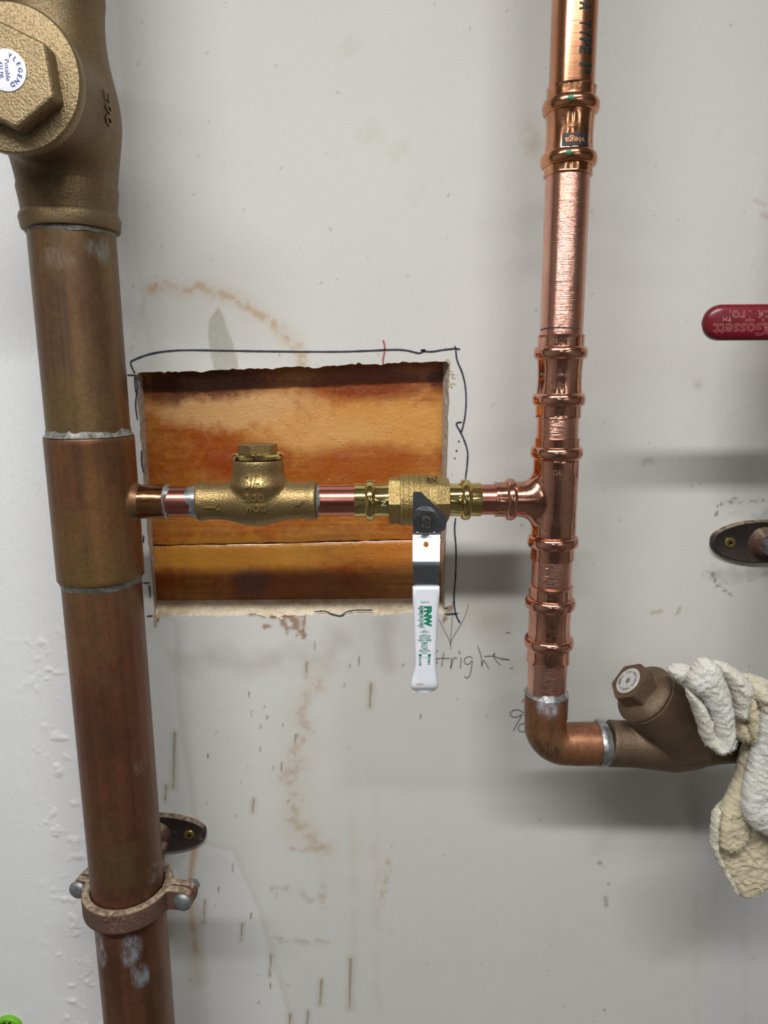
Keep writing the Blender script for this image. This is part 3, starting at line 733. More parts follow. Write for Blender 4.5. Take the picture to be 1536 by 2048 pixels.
# right riser: X from several silhouettes
_r = [vcyl(100, 1104, 1196, YP), vcyl(860, 1070, 1156, YP), vcyl(1135, 1061, 1144, YP), vcyl(1370, 1055.6, 1133, YP)]
XR = sum(q[0] for q in _r)/4; RR = sum(q[1] for q in _r)/4
_l = [vcyl(507, 53, 233.6, YP), vcyl(860, 86, 260.5, YP), vcyl(1200, 120.5, 287, YP), vcyl(1600, 165.7, 314.8, YP), vcyl(2040, 213, 353, YP)]
XL = sum(q[0] for q in _l)/5; RL = sum(q[1] for q in _l)/5
_h = [hcyl(360, 973, 1035, YP), hcyl(700, 972, 1031, YP), hcyl(972, 965.5, 1027.5, YP)]
ZH = sum(q[0] for q in _h)/3; RH = sum(q[1] for q in _h)/3
print('GEOM right', [(round(a*1e3, 1), round(b*1e3, 1)) for a, b in _r], 'left', [(round(a*1e3, 1), round(b*1e3, 1)) for a, b in _l], 'horiz', [(round(a*1e3, 1), round(b*1e3, 1)) for a, b in _h])
def bead(tc, hw, r0, rb, n=12, s=1):
    """rounded ring profile around tc"""
    return [(tc-s*hw*math.cos(math.pi*i/n), r0+(rb-r0)*math.sin(math.pi*i/n)**.75) for i in range(n+1)]
def pipe_geo(origin, axis, L, r, seg=96, step=.02):
    n_ = max(2, int(L/step)); return lathe([(0, r*.9), (0, r)]+[(L*i/n_, r) for i in range(1, n_)]+[(L, r), (L, r*.9)], origin, axis, seg)
def crimp(zones, amp, nf=6, ph=0.3):
    def md(t, th):
        w = 0
        for c, hw in zones: w = max(w, math.exp(-((t-c)/hw)**4))
        return -amp*w*(1-np.abs(np.cos(nf/2*(th+ph)))**.6)*1.0
    return md

# ================================================================== RIGHT RISER
def press_coupling(rows, widths, label, mat, mark=None):
    """rows: px rows (at the silhouette) of top end, bead, bead, bottom end"""
    zt, b1, b2, zb = [zrow(1120, y) for y in rows]
    rb_, rbd = widths
    L = zt-zb; d1 = zt-b1; d2 = zt-b2; hw = .0043
    re = rb_
    prof = [(0, RR+.0002), (0, re), (.0003, re+.0003)]
    def sm(t0, t1, r, k=8, dr=0): return [(t0+(t1-t0)*i/k, r+dr*math.sin(math.pi*i/k)) for i in range(1, k)]
    prof += sm(.0003, d1-hw, re) + bead(d1, hw, re, rbd, 14)
    prof += sm(d1+hw, d2-hw, re, 18, -.0006) + bead(d2, hw, re, rbd, 14)
    prof += sm(d2+hw, L-.0003, re) + [(L-.0003, re+.0003), (L, re), (L, RR+.0002)]
    md = crimp([(d1-.008, .005), (d1+.010, .006), (d2-.010, .006), (d2+.008, .005)], .0008, 6, .35)
    t = thing('press_coupling', label, 'pipe fitting', (XR, YP, zb), 'copper press couplings on the right riser')
    geo = lathe(prof, (XR, YP, zt), (0, 0, -1), 120, md)
    mesh_obj('sleeve', geo, mat, t, sharp=50)
    return t, geo, (zt, b1, b2, zb)
MA = M_FIT_OR
wb = [vcyl(240, 1093.5, 1192, YP)[1], vcyl(740, 1074, 1165, YP)[1], vcyl(1250, 1053.8, 1143, YP)[1]]
wr = [vcyl(215, 1086, 1204, YP)[1], vcyl(706, 1067, 1174, YP)[1], vcyl(1203, 1049, 1153, YP)[1]]
RB = sum(wb)/3; RBD = sum(wr)/3
print('GEOM fit body', [round(q*1e3, 2) for q in wb], 'bead', [round(q*1e3, 2) for q in wr], 'XR', XR, 'RR', RR, 'XL', XL, 'RL', RL, 'ZH', ZH, 'RH', RH)
t1, g1_, zz1 = press_coupling((178, 216, 322, 354), (RB, RBD), 'orange-tinged copper press coupling, topmost on the right riser, with a small dark badge', M_FIT_OR)
t2, g2_, zz2 = press_coupling((670, 706, 799, 835), (RB, RBD), 'shiny copper press coupling in mid riser, right above the press tee', M_FIT)
t3, g3_, zz3 = press_coupling((1170, 1205, 1283, 1322), (RB, RBD), 'shiny copper press coupling between the press tee and the elbow', M_FIT)
def rpipe(name, ya, yb, label, mat, za=None):
    z0 = zrow(1110, yb); z1 = za if za else zrow(1110, ya)
    o = mesh_obj(name, pipe_geo((XR, YP, z0), (0, 0, 1), z1-z0, RR), mat, origin=(XR, YP, z0)); tag(o, label, 'pipe'); return o
# top pipe runs on to the ceiling
tp = thing('copper_pipe', 'long copper pipe with black stencilled letters, leaving the top of the frame at right', 'pipe', (XR, YP, zz1[0]-.012))
mesh_obj('tube', pipe_geo((XR, YP, zz1[0]-.012), (0, 0, 1), 2.69-zz1[0]+.012, RR), M_COPZ_OLD, tp)
mid = thing('copper_pipe', 'long scuffed copper pipe between the two upper couplings of the right riser', 'pipe', (XR, YP, zz2[0]-.012))
mesh_obj('tube', pipe_geo((XR, YP, zz2[0]-.012), (0, 0, 1), zz1[3]-zz2[0]+.024, RR), M_COPZ, mid)
rpipe('copper_pipe', 825, 890, 'short copper nipple between the middle coupling and the press tee', M_COPZ)
rpipe('copper_pipe', 1100, 1182, 'short brushed copper pipe under the press tee', M_COPZ)
lowp = rpipe('copper_pipe', 1310, 1405, 'short copper pipe standing in the soldered elbow', M_COPZ)
# stencilled text on the top pipe
def ring_text(s, size, zc_, th0, R, parent, mat, name='lettering', mode='down', **kw):
    V_, F_ = text_geo(s, size, **kw); out = []
    for u_, v_, w_ in V_:
        if mode == 'down': th = th0+v_/R; z = zc_-u_
        elif mode == 'flip': th = th0-u_/R; z = zc_-v_
        else: th = th0+u_/R; z = zc_+v_
        rr = R+.00012+max(0, w_)
        out.append((XR+rr*math.sin(th), YP-rr*math.cos(th), z))
    return mesh_obj(name, (np.array(out), F_), mat, parent, smooth=False)
thx = -math.atan2(XR, D_WALL+YP)     # angle of the pipe side that faces the camera
def th_of(px, py, R):
    lo_, hi_ = thx-1.2, thx+1.2
    for _ in range(40):
        m_ = (lo_+hi_)/2; u_, v_ = proj((XR+R*math.sin(m_), YP-R*math.cos(m_), zrow(px, py, YP-R)))
        if u_ < px: lo_ = m_
        else: hi_ = m_
    return (lo_+hi_)/2
def ring_fit(s_, box_, R, parent, mat, mode='down', name='lettering', **kw):
    x0, y0, x1, y1 = box_; t0, t1_ = th_of(x0, (y0+y1)/2, R), th_of(x1, (y0+y1)/2, R); z0, z1 = zrow(x0, y1, YP-R), zrow(x0, y0, YP-R)
    arcw = (t1_-t0)*R; hh_ = z1-z0; g_ = text_fit(s_, hh_ if mode == 'down' else arcw, arcw if mode == 'down' else hh_, **kw); out = []
    for u_, v_, w_ in g_[0]:
        if mode == 'down': th = (t0+t1_)/2+v_/R; z = (z0+z1)/2-u_
        elif mode == 'flip': th = (t0+t1_)/2-u_/R; z = (z0+z1)/2-v_
        else: th = (t0+t1_)/2+u_/R; z = (z0+z1)/2+v_
        rr = R+.00035; out.append((XR+rr*math.sin(th), YP-rr*math.cos(th), z))
    return mesh_obj(name, (np.array(out), g_[1]), mat, parent, smooth=False)
tpt = tp.children[0]
for s_, y0, y1 in (('M', -30, -12), ('A', 3, 19), ('T', 39, 52), ('Y', 57, 72), ('P', 75, 89), ('E', 92, 105), ('1', 124, 130), ('"', 136, 144)):
    ring_fit(s_, (1159, y0, 1183, y1) if s_ != '"' else (1172, y0, 1181, y1), RR, tpt, M_INKC, bold=.00035)
# badge with upside-down lettering on the top coupling
def band(z0, z1, a0, a1, R, k=16):
    V_ = []; 
    for z in (z0, z1):
        for i in range(k+1):
            a_ = a0+(a1-a0)*i/k; V_.append((XR+R*math.sin(a_), YP-R*math.cos(a_), z))
    return np.array(V_), [(i, i+1, i+k+2, i+k+1) for i in range(k)]
zb_c = zrow(1150, 277, YP-RB); bd = mesh_obj('badge', band(zrow(1150, 290, YP-RB), zrow(1150, 265, YP-RB), th_of(1124, 277, RB), th_of(1175, 277, RB), RB+.0003), M_BLACK, t1); bd['label'] = 'small black badge'
ring_fit('viega', (1130, 270, 1169, 286), RB+.0002, bd, mat_plain('copper_print', 'c88a60', .4, .6), mode='flip', bold=.0001)
m_grn = mat_plain('green_dot', '2c6a4c', .4, .3)
for zq in (zz1[1], zz1[2]):
    mesh_obj('green_dot', sphere((XR+(RBD-.0003)*math.sin(thx+.02), YP-(RBD-.0003)*math.cos(thx+.02), zq+.0002), .0022, 1.1, .25, .9, 8), m_grn, t1)
for tt, zz in ((t2, zz2), (t3, zz3)):
    for zq in (zz[0]-.0045, zz[2]+.009):
        ring_text('N', .0045, zq, thx-.25, RB+.0002, tt, mat_plain('stamp_mark', 'd8a890', .3, .9), name='stamp', mode='std')
        mesh_obj('stamp', band(zq-.0014, zq-.0011, thx-.45, thx+.1, RB+.0002), mat_plain('stamp_line', 'd0a088', .3, .9), tt)
        mesh_obj('stamp', band(zq+.0011, zq+.0014, thx+.15, thx+.55, RB+.0002), mat_plain('stamp_line', 'd0a088', .3, .9), tt)
# pen rings on the middle and the lowest pipe
def ring_pen(zf, a0, a1, parent, R, name='pen_mark'):
    g = []; k = 22
    V_ = [];
    for sgn in (-1, 1):
        for i in range(k+1):
            a_ = a0+(a1-a0)*i/k; V_.append((XR+R*math.sin(a_), YP-R*math.cos(a_), zf(i/k)+sgn*.0005*(1-.5*i/k)))
    return mesh_obj(name, (np.array(V_), [(i, i+1, i+k+2, i+k+1) for i in range(k)]), M_INK, parent)
zpm = zrow(1110, 656, YP-RR)
ring_pen(lambda s_: zpm-.0006+.001*math.sin(3*s_), thx-1.3, thx+.9, mid, RR+.00015)
# ------------------------------------------------------------------ press tee
tt_, tb_ = zrow(1110, 876), zrow(1110, 1117); b1, b2 = zrow(1110, 904.5), zrow(1105, 1082)
tee = thing('press_tee', 'shiny copper press tee joining the right riser and the level pipe', 'pipe fitting', (XR, YP, tb_))
Lt = tt_-tb_; d1 = tt_-b1; d2 = tt_-b2; hw = .0043
prof = [(0, RR+.0002), (0, RB)] + [(x_, RB) for x_ in np.linspace(.001, d1-hw-.0005, 6)] + bead(d1, hw, RB, RBD, 14)
prof += [(x_, RB+.0003) for x_ in np.linspace(d1+hw+.0005, d2-hw-.0005, 30)] + bead(d2, hw, RB, RBD, 14)
prof += [(x_, RB) for x_ in np.linspace(d2+hw+.0005, Lt-.0005, 6)] + [(Lt, RB), (Lt, RR+.0002)]
geo_run = lathe(prof, (XR, YP, tt_), (0, 0, -1), 120, crimp([(d1-.008, .005), (d1+.010, .005), (d2-.010, .006), (d2+.008, .005)], .0006, 6, .35))
mesh_obj('body', geo_run, M_FIT, tee, sharp=50)
def fillet_branch(o, rdir, bdir, R, rb, f, fy, xe, seg=96, k=14):
    """surface that blends a branch (radius rb, along bdir) into a run cylinder (radius R, along rdir)"""
    o, r_, b_ = map(lambda q: np.array(q, float), (o, rdir, bdir)); s_ = np.cross(r_, b_); V_ = []
    for i in range(seg):
        a_ = 2*math.pi*i/seg; c_, s2_ = math.cos(a_), math.sin(a_)
        y0 = (rb+fy)*c_; z0 = (rb+f)*s2_; y0 = max(-R*.995, min(R*.995, y0))
        p0 = np.array([math.sqrt(R*R-y0*y0), y0, z0]); p1 = np.array([math.sqrt(max(0, R*R-(rb*c_)**2)), rb*c_, rb*s2_]); p2 = np.array([xe, rb*c_, rb*s2_])
        for j in range(k+1):
            t = j/k; q = (1-t)**2*p0+2*t*(1-t)*p1+t*t*p2
            V_.append(o+b_*q[0]+s_*q[1]+r_*q[2])
    Fq = [(i*(k+1)+j, i*(k+1)+j+1, ((i+1) % seg)*(k+1)+j+1, ((i+1) % seg)*(k+1)+j) for i in range(seg) for j in range(k)]
    return np.array(V_), Fq
rbr = hcyl(1000, 961, 1031, YP)[1]; rbbd = hcyl(1020, 953, 1037.7, YP)[1]
xe_ = XR-P(1034, 998, YP).x; xbd = XR-P(1020, 998, YP).x; xend = XR-P(989, 998, YP).x
fb = fillet_branch((XR, YP, ZH), (0, 0, 1), (-1, 0, 0), RB+.0003, rbr, .010, .0015, xe_)
prof = [(xe_, rbr), (xbd-.0036, rbr)]+bead(xbd, .0036, rbr, rbbd, 14)+[(xbd+.0045, rbr), (xbd+.008, rbr-.0002), (xend-.0003, rbr+.0002), (xend, rbr), (xend, RH+.0001)]
br = lathe(prof, (XR, YP, ZH), (-1, 0, 0), 96, crimp([(xbd+.007, .004)], .0007, 6, .2), caps=False)
mesh_obj('branch', join(fb, br), M_FIT, tee, sharp=50)
tree_tee = bvh(geo_run, fb)
m_stamp = mat_plain('stamp_mark', 'd8a890', .3, .9)
for s_, q, sz in (('DE', (1115, 946), .0048), ('N', (1092, 1068), .0045), ('N', (1094, 882), .0045), ('28', (1140, 932), .004)):
    mesh_obj('stamp', project_text(dice(text_geo(s_, sz, bold=.00003), .0006), P(q[0], q[1], YP-RB), (1, 0, 0), (0, 0, 1), tree_tee, .00012), m_stamp, tee, smooth=False)

# ------------------------------------------------------------------ soldered elbow + dark check valve
zt_e = zrow(1094, 1388); Re = vcyl(1420, 1050, 1138, YP)[1]; ze_c, Rhe = hcyl(1185, 1443, 1533, YP)
xe1 = P(1203, 1490, YP).x
elb = thing('soldered_elbow', 'tarnished copper elbow with silver solder at both ends, at the foot of the riser', 'pipe fitting', (XR, YP, ze_c-Re))
rc = .0165; pts = [(XR, YP, zt_e), (XR, YP, zt_e-.0006)]; rad = [Re-.0008, Re]
z_s = ze_c+rc
for t in np.linspace(.002, (zt_e-z_s), 7): pts.append((XR, YP, zt_e-t)); rad.append(Re if t < (zt_e-z_s)*.7 else Re-.0006)
for k in range(1, 15):
    a_ = math.pi/2*k/14; pts.append((XR+rc-rc*math.cos(a_), YP, z_s-rc*math.sin(a_))); rad.append(Re-.0004)
x0 = XR+rc
for t in np.linspace(.002, xe1-x0-.0006, 7): pts.append((x0+t, YP, ze_c)); rad.append(Re-.0004 if t < .004 else Re)
pts.append((xe1, YP, ze_c)); rad.append(Re-.0006)
eo = np.array((XR, YP, ze_c-Re))
def loc(p, o_): return tuple(np.array(p)-np.array(o_))
m_elb = mat_aged('aged_elbow', [(loc(P(1100, 1414, YP-Re), eo), .011, (1, 1, 1.2), 'a4acb4'), (loc(P(1145, 1452, YP-Re*.8), eo), .006, (1, 1, 1), 'b0b4b4'), (loc(P(1095, 1500, YP-Re*.9), eo), .012, (1, 1, 1), '3a2620')], '966448', '784c38', 'a06c48')
mesh_obj('elbow_body', tube(pts, rad, 96), m_elb, elb, sharp=50)
def solder_ring(c, axis, r, L, parent, jag=.001, mat=M_SOLDER, seed=0, dr=.0012, label=None):
    def md(t, th): return .00035*np.sin(3*th+seed)+.0002*np.sin(7*th+seed*2)
    g = lathe([(0, r-.0004), (0, r+dr*.6), (L*.25, r+dr), (L*.55, r+dr*.7), (L, r+.0001), (L, r-.0004)], c, axis, 72, md)
    V_ = g[0]; ax_ = np.array(Vector(axis).normalized()); n_ = len(V_)//6; th = np.arange(72)/72*2*math.pi
    off = jag*(np.sin(2*th+seed)+.6*np.sin(5*th+seed*3)+.4*np.sin(11*th))
    for r_ in (4, 5): V_[r_*72:(r_+1)*72] += ax_*off[:, None]
    o = mesh_obj('solder', (V_, g[1]), mat, parent, sharp=60)
    if label: o['label'] = label
    return o
solder_ring((XR, YP, zt_e-.0005), (0, 0, 1), RR, .0045, elb, .0009, seed=1, dr=.0022, label='silver solder bead')
# dark check valve
xv0 = P(1206, 1490, YP).x
ycv = thing('check_valve', 'dark bronze check valve with tilted hexagon cap, right of the elbow', 'valve', (xv0+.05, YP, ze_c-.025))
solder_ring((xv0-.0045, YP, ze_c), (1, 0, 0), Re, .0075, ycv, .0004, seed=2, dr=.0018, label='silver solder bead')
def PX(x, y, Y=YP): return P(x, y, Y)
_zv, Rv = hcyl(1225, 1438, 1535, YP)
sects = [(1214, 1438, 1534), (1217, 1438, 1535), (1232, 1440, 1535), (1265, 1440, 1536), (1300, 1430, 1541), (1345, 1425, 1546), (1385, 1428, 1541), (1410, 1440, 1534), (1435, 1446, 1529), (1470, 1448, 1527), (1500, 1448, 1527), (1510, 1448, 1527)]
pp = []; rr_ = []
for x_, a_, b_ in sects:
    z_, r_ = hcyl(x_, a_, b_, YP); pp.append((P(x_, (a_+b_)/2, YP).x, YP, z_)); rr_.append(r_)
# axis of the tilted bonnet
q = ray(1256, 1362); vd = Vector(q).normalized(); rt = Vector(right); rt = (rt-vd*rt.dot(vd)).normalized(); dn = vd.cross(rt)
if dn.z > 0: dn = -dn
aim = (rt*-.74*.80 - dn*.67*.80 - vd*.60).normalized()
bc = P(1362, 1468, YP)                                   # body centre the bonnet grows from
# distance along aim so that the cap face lands on its pixel
best = None
for s_ in np.linspace(.02, .09, 141):
    p = bc+aim*s_
    d_ = Vector(p)-Vector(CAM); cc = M @ np.array([d_.x, -d_.z, d_.y]) if False else None
    xc = np.dot(np.array(d_), right); yc = np.dot(np.array(d_), down); zc_ = np.dot(np.array(d_), fwd)
    u_ = W/2+F*xc/zc_; v_ = H/2+F*yc/zc_; e_ = (u_-1256)**2+(v_-1362)**2
    if best is None or e_ < best[0]: best = (e_, s_, u_, v_)
print('BONNET', best)
sL = best[1]
capc = P(1256.6, 1362, (bc+aim*sL).y); bc = capc-aim*sL
bodyg = remesh_union([tube(pp, rr_, 48), lathe([(0, .030), (sL*.30, .0275), (sL-.0225, .0235), (sL-.0190, .0228)], bc, aim, 64), lathe([(-.022, .004), (-.018, .02), (0, .029), (.01, .029)], bc, aim, 48)], .0011, 10)
mesh_obj('valve_body', bodyg, M_DKBRZ, ycv, sharp=180)
capg = join(lathe([(sL-.0205, .0215), (sL-.0195, .0232), (sL-.0175, .0236), (sL-.0155, .0226), (sL-.0125, .0175), (sL-.0115, .014), (sL-.011, .012)], bc, aim, 72), hexlathe(bc, aim, .0162, sL-.0145, sL, cham=.0014, rot=.3))
mesh_obj('hexagon_cap', capg, M_DKBRZ, ycv, sharp=35)
mesh_obj('gasket_ring', lathe([(sL-.0209, .0225), (sL-.0207, .0236), (sL-.0199, .0236), (sL-.0197, .0225)], bc, aim, 72), mat_plain('worn_edge', 'a08a6a', .4, .7), ycv)
tagd = mesh_obj('round_tag', lathe([(sL, .0103), (sL+.0005, .0106), (sL+.0007, .0103), (sL+.0007, .0024), (sL+.0002, .002)], bc, aim, 64, caps=True), M_STICK2, ycv, sharp=30); tagd['label'] = 'round silver tag with small lettering'
def arc_text(s, size, rad, a_mid, c, u_, v_, lift, spread=1.0, inward=False):
    """letters set around a circle; a_mid in degrees, 90 = top (v)"""
    gs = []; n_ = len(s); step = size*.72/rad*spread
    w = Vector(u_).cross(Vector(v_)).normalized()
    for i, ch in enumerate(s):
        if ch == ' ': continue
        a_ = math.radians(a_mid)-(i-(n_-1)/2)*step
        rdir = Vector(u_)*math.cos(a_)+Vector(v_)*math.sin(a_); tdir = Vector(u_)*math.sin(a_)-Vector(v_)*math.cos(a_)
        if inward: rdir_, tdir_ = -rdir, -tdir
        else: rdir_, tdir_ = rdir, tdir
        V_, F_ = text_geo(ch, size, bold=size*.015)
        gs.append((np.array([Vector(c)+rdir*rad+tdir_*q[0]+rdir_*q[1]+w*lift for q in V_]), F_))
    return join(*gs)
ua = (rt-aim*rt.dot(aim)).normalized(); va = aim.cross(ua)
tg_ = [arc_text(s_, .0026, .0074, a_, bc+aim*(sL+.0007), ua, va, .0002, 1.0) for s_, a_ in (('KING', 40), ('150', -8), ('200 WOG', -75), ('125 SWP', 190), ('MADE IN', 120))]
mesh_obj('tag_lettering', join(*tg_), M_GREYINK, tagd, smooth=False)
mesh_obj('tag_rivet', lathe([(sL+.0003, .0019), (sL+.001, .0017), (sL+.0012, .001)], bc, aim, 20), M_BOLT, tagd)

# ================================================================== LEVEL RUN
def hx(x, Y=YP): return P(x, 1000, Y).x
# reducing tee on the big pipe
zs_t = zrow(175, 872); zs_b = zrow(200, 1152); Xs, Rs = vcyl(898, 83.8, 267.6, YP); Xs2, Rs2 = vcyl(1140, 107, 286.6, YP); Rs = (Rs+Rs2)/2
print('GEOM sleeve', Rs, RL, XL, Xs, Xs2)
bigtee = thing('reducing_tee', 'brown tarnished copper tee sleeve on the thick left pipe, with a side branch', 'pipe fitting', (XL, YP, zs_b))
bt = np.array((XL, YP, zs_b))
m_tee = mat_aged('aged_tee', [], '80583a', '624430', '88643a')
Lz = zs_t-zs_b
sl = lathe([(0, RL), (0, Rs-.0003), (.0005, Rs)]+[(x_, Rs) for x_ in np.linspace(.004, Lz-.004, 12)]+[(Lz-.0005, Rs), (Lz, Rs-.0003), (Lz, RL)], (XL, YP, zs_b), (0, 0, 1), 128)
mesh_obj('sleeve', sl, m_tee, bigtee)
rbt = hcyl(315, 970.5, 1039.5, YP)[1]; xbe = hx(333)-XL
fb = fillet_branch((XL, YP, ZH), (0, 0, 1), (1, 0, 0), Rs, rbt, .003, .0025, Rs+.0035)
brg = lathe([(Rs+.0035, rbt), (xbe-.002, rbt), (xbe-.0004, rbt+.0002), (xbe, rbt-.0003), (xbe, RH)], (XL, YP, ZH), (1, 0, 0), 96, caps=False)
m_branch = mat_fitting('branch_copper', 'b8865c', '8e6040')
mesh_obj('branch', brg, m_branch, bigtee, sharp=50); mesh_obj('branch_root', fb, m_tee, bigtee, sharp=60)
solder_ring((hx(332), YP, ZH), (1, 0, 0), RH, .0028, bigtee, .0012, seed=4, dr=.0016)
o = mesh_obj('solder', lathe([(0, RL+.0001), (.0006, Rs-.0004), (.0016, RL+.0007), (.0042, RL+.0003), (.0048, RL)], (XL, YP, zs_t), (0, 0, 1), 96, lambda t, th: .0002*np.sin(9*th+t*900), caps=False), M_SOLDER_DULL, bigtee)
V_ = np.empty(len(o.data.vertices)*3); o.data.vertices.foreach_get('co', V_); V_ = V_.reshape(-1, 3); th = np.arange(96)/96*2*math.pi
off = .0007*nz1(th, 4, 3)+.0004*nz1(th, 14, 4)
for r_ in (3, 4): V_[r_*96:(r_+1)*96, 2] += off
o.data.vertices.foreach_set('co', V_.ravel()); o.data.update()
o = mesh_obj('solder', lathe([(0, RL+.0001), (.0004, Rs-.0008), (.0025, RL+.0007), (.005, RL)], (XL, YP, zs_b), (0, 0, -1), 96, lambda t, th: .0003*np.sin(5*th+t*900), caps=False), mat_plain('green_grey_solder', '7c8078', .5, .4, '4c504a', 160, .6, 300), bigtee)
# big upper and lower pipes
zfl = zrow(140, 441, YP-.040)
xo = (XL, YP, zs_t-.012)
m_up = mat_aged('aged_pipe_upper', [(loc(P(215, 500, YP-RL*.7), xo), .014, (1, 1, 1.1), '6c7068'), (loc(P(120, 520, YP-RL*.9), xo), .010, (.7, 1, 1.2), '6e5a4c')], '785a3e', '5c4636', '846840')
o = mesh_obj('copper_pipe', pipe_geo(xo, (0, 0, 1), zfl-xo[2]+.012, RL, 128), m_up, origin=xo); tag(o, 'thick brown copper pipe between the big bronze valve and the tee sleeve', 'pipe')
zb_all = .02
xo2 = (XL, YP, zb_all)
m_lo = mat_aged('aged_pipe_lower', [(loc(P(262, 1905, YP-RL), xo2), .0115, (1.2, 1, .8), '7e8a90'), (loc(P(282, 1960, YP-RL), xo2), .010, (1, 1, .8), '84929a'), (loc(P(305, 1855, YP-RL*.9), xo2), .007, (1, 1, .8), '8a969a'), (loc(P(292, 1550, YP-RL*.9), xo2), .012, (1, 1, .9), '7c7674'), (loc(P(318, 1750, YP-RL*.6), xo2), .012, (1.2, 1, .6), '8c9494'), (loc(P(302, 2020, YP-RL), xo2), .006, (1, 1, 1), 'a8c0c4'), (loc(P(200, 1890, YP-RL*.8), xo2), .012, (2, 1, .5), '8c8c8c'), (loc(P(300, 1430, YP-RL*.8), xo2), .012, (2, 1, .5), '80807c')], '7e523c', '64402f', '865a3c')
o = mesh_obj('copper_pipe', pipe_geo(xo2, (0, 0, 1), zs_b+.012-zb_all, RL, 128), m_lo, origin=xo2); tag(o, 'thick brown copper pipe below the tee sleeve, held by a rusty clamp', 'pipe')
# stub between tee and check valve
x_a, x_b = hx(325), hx(402)
stub = thing('copper_pipe', 'short pink copper stub between the big tee branch and the bronze check valve', 'pipe', ((x_a+x_b)/2, YP, ZH))
mesh_obj('tube', pipe_geo((x_a, YP, ZH), (1, 0, 0), x_b-x_a, RH), M_COPX, stub)
solder_ring((hx(397), YP, ZH), (-1, 0, 0), RH, .0062, stub, .0011, seed=6, dr=.0010, label='bright solder collar')
# bronze swing check valve
cv = thing('check_valve', 'new bronze check valve with raised lettering, in front of the wall opening', 'valve', (hx(515), YP, ZH-.022))
zc1, Rc = hcyl(403, 964.8, 1043.5, YP); zn, Rn = hcyl(430, 966, 1038.5, YP)
x0_, x1_ = hx(396), hx(634); xm = hx(516)
prf = [(x0_, Rc), (x0_+.005, Rc), (x0_+.0058, Rn+.0003), (hx(440), Rn), (hx(460), Rn+.0010), (hx(475), Rn+.0022), (hx(492), Rn+.0038), (xm, Rn+.0046), (hx(536), Rn+.0038), (hx(553), Rn+.0022), (hx(570), Rn+.0008), (hx(600), Rn), (x1_-.0058, Rn+.0003), (x1_-.005, Rc), (x1_, Rc)]
def belly(t, th):
    w = math.exp(-((t-xm+.001)/.020)**2); d = np.clip(-np.cos(th-math.pi/2)*1.0, 0, 1) if False else None
    return w
def belly_mod(t, th):
    # th measured from -Y, positive towards axis x (-Y): find the downward side
    w = math.exp(-((t-xm)/.021)**2); return .0006*w*np.clip(down_side(th), 0, 1)
a_, u_, v_ = frame((1, 0, 0)); down_side = lambda th: -(np.cos(th)*u_.z+np.sin(th)*v_.z)
body = lathe(prf, (0, YP, ZH), (1, 0, 0), 64, belly_mod)
xb_, rb_ = vcyl(940, 465.5, 568.5, YP); zcap = zrow(516, 916)
boss = lathe([(-.002, rb_), (zcap-ZH-.0008, rb_), (zcap-ZH, rb_-.0006)], (xb_, YP, ZH), (0, 0, 1), 64)
flare = lathe([(.000, rb_-.001), (.0125, rb_+.0028), (.016, rb_+.0014), (.021, rb_-.0004)], (xb_, YP, ZH), (0, 0, 1), 64)
vb = remesh_union([body, boss, flare], .0007, 40)
cvb = mesh_obj('valve_body', vb, M_BRONZE, cv, sharp=180)
c_r = rb_+.0002; hxr = vcyl(895, 476, 555, YP)[1]
zh = zrow(516, 889)
mesh_obj('cap_flange', lathe([(0, c_r-.001), (.0002, c_r), (.0022, c_r), (.0034, c_r-.0014), (.0042, hxr*.9)], (xb_, YP, zcap), (0, 0, 1), 72), M_BRASS, cv, sharp=30)
mesh_obj('hexagon_cap', hexlathe((xb_, YP, zcap), (0, 0, 1), hxr*1.04, .0030, zh-zcap, cham=.0009, rot=math.radians(8)), M_BRONZE, cv, sharp=30)
tcv = bvh(vb)
def mm(px, Y=YP-.018): return px/F*(D_WALL+Y)*1.0
for s_, q, w_, h_ in (('3/4', (509.5, 961), 35, 27), ('200', (509, 994.5), 43, 16), ('WOG', (510.5, 1015.5), 43, 16), ('LF', (596.5, 1006.5), 17, 10)):
    mesh_obj('raised_lettering', project_text(text_fit(s_, mm(w_), mm(h_), ext=.0004, bold=.00035), P(q[0], q[1], YP-Rn-.003), (1, 0, 0), (0, 0, 1), tcv, .0013, .0004), M_BRONZE_HI, cvb, sharp=30)
arrow = join(*[project_text((g[0], g[1]), (hx(433), YP-Rn, ZH), (1, 0, 0), (0, 0, 1), tcv, .0009, .0004) for g in (
    [(lambda a, b, w: (np.array([(a[0], a[1]+w, .1), (b[0], b[1]+w, .1), (b[0], b[1]-w, .1), (a[0], a[1]-w, .1), (a[0], a[1]+w, -.1), (b[0], b[1]+w, -.1), (b[0], b[1]-w, -.1), (a[0], a[1]-w, -.1)]), [(0, 3, 2, 1), (4, 5, 6, 7), (0, 1, 5, 4), (1, 2, 6, 5), (2, 3, 7, 6), (3, 0, 4, 7)]))(a, b, w)
     for a, b, w in (((-.006, -.0022), (.003, -.0022), .0004), ((.001, -.0022), (.0042, -.0004), .0004), ((.001, -.0022), (.0042, -.004), .0004))])])
mesh_obj('raised_arrow', arrow, M_BRONZE_HI, cvb, sharp=30)
